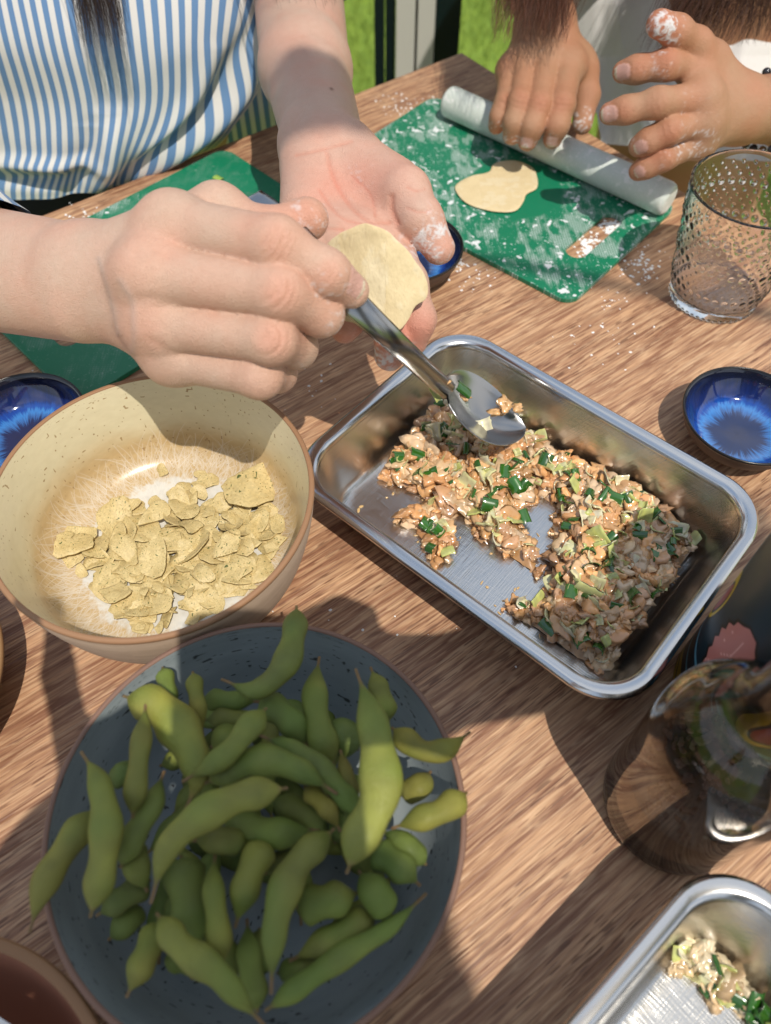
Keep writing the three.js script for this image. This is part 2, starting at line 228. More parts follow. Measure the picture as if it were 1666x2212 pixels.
// ---------------------------------------------------------------- bowls
const speck = (x, y, sc, thr) => { const n = noise2(x * sc, y * sc); return n > thr; };
function bowlTexture(w, h, fn) { return tex(w, h, fn, true); }
function uvLathe(pts, seg, cx, cy, rot = 0) { const g = lathe(pts, seg); if (rot) g.rotateY(rot); g.translate(cx, 0, -cy); return g; }
const CB = [-12.8, 24.9], CR = 8.9, CH = 7.0;                    // cream bowl
const creamIn = smooth([[8.62, CH - 0.05], [8.5, CH - 0.5], [8.2, 5.2], [7.85, 3.4], [7.4, 2.0], [6.6, 1.15], [5.2, 0.85], [3, 0.78], [0.02, 0.75]], 60);
{
  // scratch marks in the glaze: white strokes that fan out from the well over the tan ring
  const W = 2048, Hh = 512, ink = new Float32Array(W * Hh);
  for (let i = 0; i < 1500; i++) { let x = rr(0, W), y = Hh * rr(0.62, 0.8), a = -Math.PI / 2 + rr(-0.75, 0.75) * (rnd() < 0.8 ? 0.7 : 1.4), len = Hh * rr(0.06, 0.27), bend = rr(-0.006, 0.006), st = rr(0.25, 0.9); for (let s = 0; s < len; s++) { x += Math.cos(a) * 1.6; y += Math.sin(a); a += bend; const xi = ((x | 0) + W) % W, yi = clamp(y | 0, 0, Hh - 1), f = st * (1 - 0.6 * s / len); for (let dx = 0; dx < 3; dx++) ink[yi * W + (xi + dx) % W] = Math.max(ink[yi * W + (xi + dx) % W], dx === 1 ? f : f * 0.6); } }
  const t = tex(W, Hh, (x, y) => {
    const v = 1 - y / Hh;            // 0 rim ... 1 centre along the profile after flip
    const vv = y / Hh, n = fbm2(x * 0.008, y * 0.02, 4), n2 = fbm2(x * 0.05, y * 0.1, 3);
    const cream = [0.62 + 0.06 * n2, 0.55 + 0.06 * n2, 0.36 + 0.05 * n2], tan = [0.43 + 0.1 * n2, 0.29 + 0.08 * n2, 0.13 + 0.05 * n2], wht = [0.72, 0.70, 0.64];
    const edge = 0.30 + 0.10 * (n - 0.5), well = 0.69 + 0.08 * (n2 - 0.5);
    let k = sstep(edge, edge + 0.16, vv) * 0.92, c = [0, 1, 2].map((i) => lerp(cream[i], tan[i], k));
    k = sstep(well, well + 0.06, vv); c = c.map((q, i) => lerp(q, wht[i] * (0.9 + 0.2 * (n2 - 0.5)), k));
    k = ink[y * W + x]; c = c.map((q, i) => lerp(q, wht[i], k * 0.85));
    const s = noise2(x * 0.16 + 50, y * 0.13); if (s > 0.88 && vv < 0.62) c = c.map((q, i) => lerp(q, [0.26, 0.15, 0.05][i], 0.8 * sstep(0.88, 0.94, s)));
    return c;
  });
  const inner = uvLathe(creamIn, 160, ...CB), p = inner.attributes.position, uv = inner.attributes.uv;
  // v along the profile, measured from the rim
  const n1 = creamIn.length; for (let i = 0; i < p.count; i++) uv.setXY(i, uv.getX(i), (i % n1) / (n1 - 1));
  const outer = uvLathe([...smooth([[0.02, 0.25], [5.6, 0.25], [5.9, 0], [6.4, 0], [6.7, 0.35], [7.3, 1.0], [7.95, 2.2], [8.4, 3.8], [8.75, 5.6], [8.86, CH - 0.28]], 60)], 160, ...CB);
  const ring = (r0, r1, H, c) => uvLathe(smooth([[r1, H - 0.3], [r1 + 0.03, H - 0.1], [r1 - 0.05, H + 0.01], [(r0 + r1) / 2, H + 0.03], [r0 + 0.03, H], [r0, H - 0.06]], 16), 160, ...c);
  const clayT = tex(256, 256, (x, y) => { const n = fbm2(x * 0.02, y * 0.2, 3), m = fbm2(x * 0.2, y * 0.2, 2); return [0.5 + 0.1 * n + 0.05 * m, 0.36 + 0.09 * n + 0.04 * m, 0.25 + 0.07 * n + 0.03 * m]; }); clayT.repeat.set(3, 1);
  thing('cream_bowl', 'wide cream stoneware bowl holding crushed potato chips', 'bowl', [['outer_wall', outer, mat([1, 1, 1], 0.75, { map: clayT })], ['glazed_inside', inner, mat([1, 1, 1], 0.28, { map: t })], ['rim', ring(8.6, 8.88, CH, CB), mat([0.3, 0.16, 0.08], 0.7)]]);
  // blue-grey bowl
  const EB = [-5.6, 8.3], EH = 6.4;
  const gt = tex(1024, 512, (x, y) => { const n = fbm2(x * 0.02, y * 0.04, 3); let c = [0.21 + 0.06 * n, 0.245 + 0.06 * n, 0.25 + 0.06 * n]; const s = noise2(x * 0.17, y * 0.16 + 20), b = noise2(x * 0.05 + 9, y * 0.05); if (s > 0.84 && b > 0.42) { const k = sstep(0.84, 0.91, s) * 0.9; c = c.map((q) => lerp(q, 0.02, k)); } return c; });
  const inn = smooth([[8.85, EH - 0.05], [8.72, EH - 0.6], [8.35, 4.6], [7.7, 2.8], [6.6, 1.5], [4.6, 0.9], [0.02, 0.8]], 50);
  const ig = uvLathe(inn, 160, ...EB), og = uvLathe(smooth([[0.02, 0.25], [5.2, 0.25], [5.5, 0], [6, 0.05], [7, 1.1], [8.1, 2.6], [8.8, 4.6], [9.08, EH - 0.28]], 50), 160, ...EB);
  const m = mat([1, 1, 1], 0.35, { map: gt });
  thing('blue_grey_bowl', 'speckled blue-grey stoneware bowl piled with green soybean pods', 'bowl', [['outer_wall', og, m], ['glazed_inside', ig, m], ['rim', ring(8.85, 9.1, EH, EB), mat([0.2, 0.11, 0.075], 0.7)]]);
  // ribbed bowl at the side, low pale bowl at the corner
  const rib = []; for (let i = 0; i <= 120; i++) { const h = 0.4 + i / 120 * 4.2, r = 5.4 + 2.5 * Math.pow(i / 120, 0.6); rib.push([r + 0.045 * Math.sin(h * 2 * Math.PI / 0.34), h]); }
  const LB = [-27.3, 14.6], buff = mat([0.46, 0.33, 0.19], 0.6, { map: clayT });
  thing('ribbed_bowl', 'buff ribbed pottery bowl beside the cream bowl', 'bowl', [['outer_wall', uvLathe([[0.02, 0.3], [4.8, 0.3], [4.9, 0], [5.3, 0], ...rib], 128, ...LB), buff], ['inside', uvLathe(smooth([[7.6, 4.55], [7.2, 3.2], [6, 1.4], [4, 0.8], [0.02, 0.7]], 40), 128, ...LB), buff], ['rim', ring(7.55, 7.93, 4.62, LB), buff]]);
  const PB = [-17.6, -4.6], pale = mat([0.55, 0.46, 0.3], 0.35);
  thing('low_bowl', 'pale round bowl with a pink lining of meat slices under white paper', 'bowl', [['outer_wall', uvLathe(smooth([[0.02, 0.3], [4.4, 0.3], [4.9, 0], [5.6, 0.2], [7.3, 2.2], [8.1, 4.4], [8.35, 5.7]], 40), 128, ...PB), pale], ['inside', uvLathe(smooth([[7.9, 5.8], [7.6, 4.6], [6.6, 2.6], [5, 1.2], [0.02, 0.8]], 40), 128, ...PB), mat([0.3, 0.13, 0.08], 0.5)], ['rim', ring(7.9, 8.37, 6, PB), mat([0.24, 0.12, 0.05], 0.6)]]);
  const paper = grid(20, 20, (u, v) => { const a = u * 2 * Math.PI, r = v * 6.4; const p = V(PB[0] - 0.2 + r * Math.cos(a) * 0.98, 4.4 + 0.35 * v * v + 0.35 * fbm2(Math.cos(a) * r * 0.4 + 9, Math.sin(a) * r * 0.4) + 0.2, -(PB[1] - 0.2) + r * Math.sin(a) * 0.98); return p; });
  thing('paper_sheet', 'crumpled white paper lying in the pale round bowl', 'paper', [['paper_sheet', paper, mat([0.7, 0.68, 0.66], 0.9)]]);
}
// blue glazed saucers
{
  const t = tex(1024, 256, (x, y) => {           // y from rim (0) to centre (1)
    const v = y / 256, n = noise2(x * 0.12, y * 0.012), m = noise2(x * 0.3, y * 0.03 + 9), w = fbm2(x * 0.015, y * 0.01, 2), e = 0.05 * (n - 0.5) + 0.06 * (noise2(x * 0.8, y * 0.05) - 0.5) + 0.06 * (m - 0.5) + 0.10 * (w - 0.5);
    const stops = [[0, [0.006, 0.006, 0.007]], [0.2, [0.008, 0.010, 0.022]], [0.42, [0.010, 0.022, 0.11]], [0.58, [0.012, 0.06, 0.30]], [0.67, [0.045, 0.2, 0.52]], [0.73, [0.04, 0.13, 0.36]], [0.78, [0.018, 0.03, 0.09]], [1, [0.022, 0.028, 0.07]]];
    const q = clamp(v + e * sstep(0.1, 0.4, v)); let i = 0; while (i < stops.length - 2 && q > stops[i + 1][0]) i++; const k = sstep(stops[i][0], stops[i + 1][0], q); return [0, 1, 2].map((j) => lerp(stops[i][1][j], stops[i + 1][1][j], k));
  });
  const gl = mat([1, 1, 1], 0.08, { map: t, clearcoat: 0.6, clearcoatRoughness: 0.05 }), blk = mat([0.012, 0.011, 0.011], 0.25), raw = mat([0.09, 0.06, 0.045], 0.6);
  const make = (label, cx, cy) => {
    const prof = smooth([[4.12, 2.72], [4.0, 2.6], [3.75, 2.0], [3.2, 1.25], [2.85, 0.95], [2.2, 0.72], [1.0, 0.6], [0.02, 0.58]], 40), inner = uvLathe(prof, 96, cx, cy), uv = inner.attributes.uv;
    for (let i = 0; i < uv.count; i++) uv.setXY(i, uv.getX(i), (i % prof.length) / (prof.length - 1));
    return thing('sauce_dish', label, 'dish', [['outer_wall', uvLathe(smooth([[0.02, 0.2], [1.9, 0.2], [2.0, 0], [2.35, 0], [2.5, 0.3], [3.3, 0.9], [3.95, 1.8], [4.22, 2.55]], 40), 96, cx, cy), raw], ['glazed_inside', inner, gl], ['rim', uvLathe(smooth([[4.21, 2.5], [4.27, 2.65], [4.24, 2.76], [4.16, 2.78], [4.1, 2.7]], 14), 96, cx, cy), blk]], { group: 'blue glazed sauce dishes' });
  };
  make('deep blue glazed dish between the steel tray and the glass tumbler', 23.9, 34.3);
  const a = atH(884, 529, 2.7), b = atH(42, 908, 2.7);
  make('deep blue glazed dish beneath the open palm, by the floury board', a.x, -a.z);
  make('deep blue glazed dish with a flour smear, beside the cream bowl', b.x, -b.z);
}
// ---------------------------------------------------------------- chopping boards, pin, flour
function roundRect(w, h, r, S = THREE.Shape) { const s = new S(); s.moveTo(r, 0); s.lineTo(w - r, 0); s.absarc(w - r, r, r, -Math.PI / 2, 0); s.lineTo(w, h - r); s.absarc(w - r, h - r, r, 0, Math.PI / 2); s.lineTo(r, h); s.absarc(r, h - r, r, Math.PI / 2, Math.PI); s.lineTo(0, r); s.absarc(r, r, r, Math.PI, 1.5 * Math.PI); return s; }
function makeBoard(label, o, ux, uy, L, W, floury) {       // origin corner, long axis (ux), short axis (uy)
  const s = roundRect(L, W, 1.3), hole = new THREE.Path(), hx = 2.2, hw = 1.9, h0 = W / 2 - 3.6, h1 = W / 2 + 3.6, r = hw / 2;
  hole.moveTo(hx, h0 + r); hole.lineTo(hx, h1 - r); hole.absarc(hx + r, h1 - r, r, Math.PI, 0, true); hole.lineTo(hx + hw, h0 + r); hole.absarc(hx + r, h0 + r, r, 0, Math.PI, true); s.holes.push(hole);
  const g = new THREE.ExtrudeGeometry(s, { depth: 0.3, bevelEnabled: true, bevelSize: 0.06, bevelThickness: 0.06, bevelSegments: 2, curveSegments: 10 }), p = g.attributes.position, uv = [];
  for (let i = 0; i < p.count; i++) { const a = p.getX(i), b = p.getY(i), h = p.getZ(i) + 0.065; uv.push(a / L, b / W); p.setXYZ(i, o[0] + ux[0] * a + uy[0] * b, h, -(o[1] + ux[1] * a + uy[1] * b)); }
  g.setAttribute('uv', new THREE.Float32BufferAttribute(uv, 2)); g.computeVertexNormals();
  const wraps = floury.clear ?? [];
  const t = tex(1400, 900, (x, y) => {
    const a = x / 1400 * L, b = y / 900 * W; let c = [0.004 + 0.002 * noise2(a, b), 0.175, 0.085];
    const weave = (Math.sin((a + b) * 22) * 0.5 + 0.5) * (Math.sin((a - b) * 22) * 0.5 + 0.5);
    const base = floury.amount(a, b), n = fbm2(a * 0.7 + 4, b * 0.7, 4), streak = fbm2(a * 0.5 + b * 0.9 + 11, (a - b) * 2.2, 3), sm = clamp(base * (1.6 * (n - 0.46) + 1.2 * (streak - 0.46)) * 2.4);
    let k = sm * lerp(0.12, 0.75, weave); const clump = sstep(0.70, 0.76, fbm2(a * 1.6 + 30, b * 1.6 + 8, 4)) * sstep(0.2, 0.5, base); k = Math.max(k, clump * 0.95);
    const dust = sstep(0.86, 0.94, noise2(a * 9, b * 9)) * sstep(0.12, 0.4, base + 0.15 * n); k = Math.max(k, dust * 0.7);
    for (const [wx, wy, wr] of wraps) { const q = Math.hypot(a - wx, (b - wy)); k *= sstep(wr * 0.93, wr * 1.1, q + 0.5 * (noise2(a * 1.2, b * 1.2) - 0.5)); }
    k = clamp(k); return [lerp(c[0], 0.74, k), lerp(c[1], 0.75, k), lerp(c[2], 0.76, k)];
  });
  const rough = 0.42;
  return thing('chopping_board', label, 'chopping board', [['board', g, mat([1, 1, 1], rough, { map: t })]], {});
}
const B2 = { o: [14.4, 47.6], u: [-0.757, 0.654], v: [0.654, 0.757] };
makeBoard('green plastic chopping board dusted with flour under the rolling pin', B2.o, B2.u, B2.v, 27, 16.6, { amount: (a, b) => clamp(1.15 - 0.9 * sstep(0, 2.4, 2.4 - b) - 0.25 * sstep(22, 27, a) + (a > 1 && a < 6 ? 0.1 : 0)), clear: [[11.9, 9.3, 4.3]] });
makeBoard('plain green plastic chopping board under the hand holding the spoon', [-21.7, 37.3], [0.708, 0.706], [-0.706, 0.708], 27, 17.5, { amount: (a, b) => 0.12 + 0.85 * sstep(16.2, 17.2, b) * sstep(9, 12, a) * sstep(19, 15, a) + 0.4 * sstep(2.5, 0, b) * sstep(14, 18, a) });
{
  const a = V(5.9, 0, -74.3), b = V(23.9, 0, -58.6), y = 0.43 + 1.4, A = V(a.x, y, a.z), Bv = V(b.x, y, b.z), L = A.distanceTo(Bv);
  const prof = []; for (let i = 0; i <= 8; i++) { const t = i / 8 * Math.PI / 2; prof.push([0.95 * Math.pow(i / 8, 0.6) + 0.0 + 0, 0]); }
  const pr = [[0.001, 0], [0.9, 0], [1.15, 0.06], [1.32, 0.22], [1.4, 0.5], [1.4, 1.5]]; const pts = [...pr, ...Array.from({ length: 20 }, (_, i) => [1.4, 1.5 + (L - 3) * (i + 1) / 21]), ...pr.map(([r, h]) => [r, L - h]).reverse()];
  const g = lathe(pts, 48); g.applyQuaternion(new THREE.Quaternion().setFromUnitVectors(V(0, 1, 0), Bv.clone().sub(A).normalize())); g.translate(A.x, A.y, A.z);
  const t = tex(512, 1024, (x, y) => { const n = fbm2(x * 0.03, y * 0.05, 4), k = clamp(sstep(0.62, 0.72, n) * 0.6 + sstep(0.72, 0.8, noise2(x * 0.12, y * 0.22)) * 0.25); return [lerp(0.58, 0.8, k), lerp(0.63, 0.8, k), lerp(0.58, 0.78, k)]; });
  thing('rolling_pin', 'pale grey-green rolling pin lying across the floury board', 'rolling pin', [['rolling_pin', g, mat([1, 1, 1], 0.38, { map: t })]]);
}
// ---------------------------------------------------------------- glassware
{
  // tumbler with rows of raised beads
  const c = [25.8, 49.0], H = 9.5, rb = 3.3, rt = 4.65, rows = [], glass = mat([1, 1, 1], 0.02, { transmission: 1, thickness: 1, ior: 1.5, attenuationColor: lin(0.85, 0.95, 0.9), attenuationDistance: 0.2 });
  { const pat = [0.10, 0.15, 0.25, 0.15, 0.10]; let h = 0.12, i = 0; rows.push([0.13, 0.16, 48, 0]); h = 1.15; while (h < H - 0.5) { const s = pat[i % 5]; rows.push([h, s, 34, (i % 2) * 0.5]); h += s + (pat[(i + 1) % 5]) + 0.2; i++; } }
  const nu = 630, pos = [], idx = [], prof = [];
  prof.push([0.01, 0.02, 0], [1.5, 0.02, 0], [2.8, 0.0, 0], [3.1, 0.02, 0], [3.24, 0.06, 1]);
  for (let i = 1; i <= 150; i++) { const t = i / 150, h = 0.06 + t * (H - 0.12); prof.push([lerp(rb, rt, Math.pow(t, 0.85)), h, 1]); }
  prof.push([rt - 0.02, H - 0.02, 0], [rt - 0.12, H, 0], [rt - 0.22, H - 0.03, 0]);
  for (let i = 1; i <= 40; i++) { const t = 1 - i / 40; prof.push([lerp(rb, rt, Math.pow(lerp(0.1, 1, t), 0.85)) - 0.24, lerp(0.95, H - 0.05, t), 0]); }
  prof.push([2.9, 0.8, 0], [2.2, 0.72, 0], [1, 0.7, 0], [0.01, 0.7, 0]);
  for (const [r, h, b] of prof) for (let k = 0; k < nu; k++) {
    const th = 2 * Math.PI * k / nu; let q = r;
    if (b) for (const [hr, s, n, off] of rows) { if (Math.abs(h - hr) > s) continue; const step = 2 * Math.PI / n, d = ((th / step - off) % 1 + 1) % 1 - 0.5, a = d * step * r, e = (a * a + (h - hr) * (h - hr)) / (s * s); if (e < 1) q += Math.sqrt(1 - e) * s * 0.5; }
    pos.push(c[0] + q * Math.cos(th), h + 0.02, -c[1] + q * Math.sin(th));
  }
  for (let j = 0; j + 1 < prof.length; j++) for (let k = 0; k < nu; k++) { const a = j * nu + k, b = j * nu + (k + 1) % nu; idx.push(a, a + nu, b, b, a + nu, b + nu); }
  thing('glass_tumbler', 'clear glass tumbler covered in rows of raised beads', 'glass', [['glass_tumbler', geo(pos, idx), glass]]);
  // bottle of dark sauce
  const b = [14.6, 10.2], smoky = mat([1, 1, 1], 0.02, { transmission: 1, thickness: 1, ior: 1.5, attenuationColor: lin(0.42, 0.34, 0.25), attenuationDistance: 0.012 });
  const out = smooth([[0.01, 0.25], [2, 0.2], [2.9, 0.02], [3.3, 0.12], [3.5, 0.6], [3.52, 2], [3.52, 6], [3.52, 9.8], [3.3, 11], [2.6, 12.4], [1.8, 13.5], [1.45, 14.6], [1.4, 17], [1.4, 18.6], [1.3, 18.75]], 90), inn = smooth([[1.12, 18.7], [1.12, 14.8], [1.5, 13.6], [2.3, 12.3], [3.0, 10.8], [3.2, 9.6], [3.22, 6], [3.22, 2], [3.1, 1.1], [2.4, 0.75], [0.01, 0.9]], 70);
  const bg = lathe([...out, ...inn], 128); bg.translate(b[0], 0, -b[1]);
  const sauce = lathe(smooth([[0.01, 0.93], [2.4, 0.78], [3.08, 1.13], [3.19, 2], [3.19, 4.6], [3.19, 5.2], [2.9, 5.22], [0.01, 5.2]], 60), 96); sauce.translate(b[0], 0, -b[1]);
  const seeds = []; for (let i = 0; i < 160; i++) { const g = new THREE.IcosahedronGeometry(rr(0.08, 0.2), 0); g.scale(1.4, 0.5, 1); g.rotateY(rr(0, 6)); const r = 3.0 * Math.sqrt(rnd()), a = rr(0, 6.3); g.translate(b[0] + r * Math.cos(a), 5.25 + rr(0, 0.12), -b[1] + r * Math.sin(a)); seeds.push(g); }
  thing('sauce_bottle', 'round clear glass bottle with dark sauce and chilli flakes inside', 'bottle', [['bottle_glass', bg, smoky], ['sauce', sauce, mat([0.02, 0.008, 0.004], 0.1, {})], ['chilli_flakes', mergeGeometries(seeds), mat([0.03, 0.010, 0.006], 0.3), null, { kind: 'stuff' }]]);
  // printed tin
  const cv = document.createElement('canvas'); cv.width = 1024; cv.height = 512; const x = cv.getContext('2d');
  x.fillStyle = '#0a2733'; x.fillRect(0, 0, 1024, 512);
  const Y = (h) => 512 - h / 16 * 512;
  x.fillStyle = '#a88d18'; x.beginPath(); x.moveTo(0, 512); x.lineTo(0, Y(1.3)); for (let i = 0; i <= 64; i++) x.lineTo(i * 16, Y(1.3 + 0.25 * Math.sin(i * 0.7))); x.lineTo(1024, 512); x.fill();
  x.strokeStyle = '#02060a'; x.lineWidth = 5; x.beginPath(); for (let i = 0; i <= 128; i++) x.lineTo(i * 8, Y(0.75 + 0.14 * Math.sin(i * 0.9))); x.stroke();
  x.fillStyle = '#1c1604'; for (let i = 0; i < 160; i++) { x.beginPath(); x.arc(rr(0, 1024), Y(rr(0.05, 0.6)), 1.6, 0, 7); x.fill(); }
  for (const [h, w] of [[2.5, 8], [4.0, 9]]) { x.strokeStyle = '#5f9fb5'; x.lineWidth = w; x.beginPath(); for (let i = 0; i <= 128; i++) x.lineTo(i * 8, Y(h + 0.22 * Math.sin(i * 0.10))); x.stroke(); }
  const feather = (cx, cy, s, rot) => { x.save(); x.translate(cx, cy); x.rotate(rot); x.scale(s, s); x.beginPath(); x.moveTo(0, -100); for (let i = 0; i <= 14; i++) { const t = i / 14; x.lineTo((12 + 34 * Math.sin(Math.PI * Math.pow(t, 0.8))) * (i % 2 ? 0.86 : 1.04), -100 + 190 * t); } x.lineTo(6, 108); x.lineTo(-6, 108); for (let i = 14; i >= 0; i--) { const t = i / 14; x.lineTo(-(10 + 36 * Math.sin(Math.PI * Math.pow(t, 0.8))) * (i % 2 ? 0.86 : 1.04), -100 + 190 * t); } x.closePath(); x.fillStyle = '#b9766f'; x.fill(); x.lineWidth = 5; x.strokeStyle = '#0a0808'; x.stroke(); x.strokeStyle = '#d9a49b'; x.lineWidth = 2.5; x.beginPath(); x.moveTo(0, -70); x.quadraticCurveTo(8, 0, 0, 90); x.stroke(); x.fillStyle = '#d9a49b'; for (let i = 0; i < 16; i++) { x.beginPath(); x.arc(-24 + (i * 37 % 48), -50 + (i * 53 % 110), 2.6, 0, 7); x.fill(); } x.restore(); };
  const yellow = (cx, cy) => { x.fillStyle = '#b79a17'; x.strokeStyle = '#0a0808'; x.lineWidth = 5; x.beginPath(); x.ellipse(cx, cy, 40, 88, 0.25, 0, 7); x.fill(); x.stroke(); x.fillStyle = '#8c2a1a'; x.beginPath(); x.ellipse(cx + 8, cy, 20, 60, 0.25, 0, 7); x.fill(); x.stroke(); };
  for (let i = 0; i < 4; i++) { feather(60 + i * 256, Y(7.0), 1.1, 0.1); yellow(188 + i * 256, Y(7.2)); }
  const ct = new THREE.CanvasTexture(cv); ct.colorSpace = THREE.SRGBColorSpace; ct.wrapS = THREE.RepeatWrapping; ct.offset.x = 0.035;
  const k = [20.6, 15.8], cg = lathe([[4.5, 0.0], [4.6, 0.12], ...Array.from({ length: 12 }, (_, i) => [4.6, 0.2 + 15.6 * i / 11]), [4.5, 16]], 96), uv = cg.attributes.uv, cp = cg.attributes.position; for (let i = 0; i < uv.count; i++) uv.setXY(i, uv.getX(i), cp.getY(i) / 16); cg.translate(k[0], 0.01, -k[1]);
  const lid = lathe([[4.5, 16], [4.62, 16.05], [4.62, 16.3], [4.4, 16.35], [4.1, 16.15], [0.01, 16.15]], 96); lid.translate(k[0], 0.01, -k[1]);
  thing('printed_tin', 'dark teal round tin printed with pink feathers and pale blue rings', 'tin', [['printed_wall', cg, new THREE.MeshPhysicalMaterial({ map: ct, roughness: 0.35, side: THREE.DoubleSide })], ['lid', lid, steelRim]]);
}
// ---------------------------------------------------------------- filling
const wet = (o = {}) => mat([1, 1, 1], 0.3, { vertexColors: true, clearcoat: 0.9, clearcoatRoughness: 0.12, ...o });
const cabM = wet({ roughness: 0.4, transmission: 0.12 }), chiveM = wet({ roughness: 0.25 }), minceM = wet();
function leafPiece(w, l, bend, curl, col, thick = 0.1) {            // a cut scrap of leaf: ragged outline, bent sheet with thickness
  const n = 6, pos = [], idx = [], color = [], a = [rr(0.7, 1.1), rr(0.7, 1.1), rr(0.7, 1.1), rr(0.7, 1.1)], ph = rr(0, 9);
  for (let s = 0; s < 2; s++) for (let j = 0; j <= n; j++) for (let i = 0; i <= n; i++) {
    const u = i / n - 0.5, v = j / n - 0.5, rag = 1 + 0.18 * (noise2(i * 0.9 + ph, j * 0.9) - 0.5), ww = w * lerp(lerp(a[0], a[1], i / n), lerp(a[2], a[3], i / n), j / n);
    const x = u * ww * rag, z = v * l * rag, y = bend * (u * u * 4 - 0.5) * w * 0.5 + curl * (v * v * 4 - 0.5) * l * 0.4 + 0.12 * (noise2(u * 5 + ph, v * 5) - 0.5) - s * thick;
    pos.push(x, y, z); const k = 0.85 + 0.3 * noise2(u * 6 + ph, v * 6), rib = 1 + 0.12 * Math.cos(u * 26); color.push(col[0] * k * rib, col[1] * k * rib, col[2] * k);
  }
  const N = (n + 1) * (n + 1); for (let j = 0; j < n; j++) for (let i = 0; i < n; i++) { const p = j * (n + 1) + i; idx.push(p, p + n + 1, p + 1, p + 1, p + n + 1, p + n + 2, N + p, N + p + 1, N + p + n + 1, N + p + 1, N + p + n + 2, N + p + n + 1); }
  const ed = (p, q) => idx.push(p, q, N + p, q, N + q, N + p); for (let i = 0; i < n; i++) { ed(i, i + 1); ed(n * (n + 1) + i + 1, n * (n + 1) + i); ed((i + 1) * (n + 1), i * (n + 1)); ed(i * (n + 1) + n, (i + 1) * (n + 1) + n); }
  return geo(pos, idx, { color });
}
function chivePiece(l, r) {                                             // a short cut of folded chive leaf
  const n = 8, m = 4, pos = [], idx = [], color = [], arc = rr(2.2, 4.6), ph = rr(0, 9), k0 = rr(0.7, 1.3);
  for (let s = 0; s < 2; s++) for (let j = 0; j <= m; j++) for (let i = 0; i <= n; i++) { const a = (i / n - 0.5) * arc, q = r - s * 0.06; pos.push(Math.sin(a) * q, Math.cos(a) * q * 0.6, (j / m - 0.5) * l + 0.05 * (noise2(i + ph, j) - 0.5)); const k = k0 * (0.75 + 0.5 * noise2(i * 0.9 + ph, j * 0.25)); color.push(0.026 * k, 0.115 * k, 0.010 * k); }
  const N = (n + 1) * (m + 1), W = n + 1; for (let j = 0; j < m; j++) for (let i = 0; i < n; i++) { const p = j * W + i; idx.push(p, p + W, p + 1, p + 1, p + W, p + W + 1, N + p, N + p + 1, N + p + W, N + p + 1, N + p + W + 1, N + p + W); }
  const ed = (p, q) => idx.push(p, q, N + p, q, N + q, N + p); for (let i = 0; i < n; i++) { ed(i, i + 1); ed(m * W + i + 1, m * W + i); } for (let j = 0; j < m; j++) { ed((j + 1) * W, j * W); ed(j * W + n, (j + 1) * W + n); }
  return geo(pos, idx, { color });
}
const CAB = [[0.66, 0.64, 0.34], [0.52, 0.55, 0.18], [0.70, 0.62, 0.36], [0.60, 0.60, 0.25], [0.72, 0.67, 0.46]], cabGeo = [], chiveGeo = [];
for (let i = 0; i < 18; i++) cabGeo.push(leafPiece(rr(0.7, 1.35), rr(0.7, 1.5), rr(-0.5, 0.9), rr(-0.4, 0.5), CAB[i % 5]));
for (let i = 0; i < 10; i++) chiveGeo.push(chivePiece(rr(0.55, 1.1), rr(0.28, 0.48)));
const lumpGeo = Array.from({ length: 14 }, () => { const ph = rr(0, 90), nu = 16, nv = 10, pos = [], idx = [], ax = rr(0.8, 1.4), az = rr(0.7, 1.1), ay = rr(0.4, 0.7); for (let j = 0; j <= nv; j++) for (let i = 0; i < nu; i++) { const t = j / nv * Math.PI, p = i / nu * 2 * Math.PI, x = Math.sin(t) * Math.cos(p), y = Math.cos(t), z = Math.sin(t) * Math.sin(p), k = 0.42 + 1.1 * noise(x * 1.5 + ph, y * 1.5 + 7, z * 1.5 + 3) + 0.8 * (noise(x * 3.2 + ph, y * 3.2, z * 3.2) - 0.5); pos.push(x * k * ax, y * k * ay, z * k * az); } for (let j = 0; j < nv; j++) for (let i = 0; i < nu; i++) { const a = j * nu + i, b = j * nu + (i + 1) % nu; idx.push(a, b, a + nu, b, b + nu, a + nu); } return geo(pos, idx); });
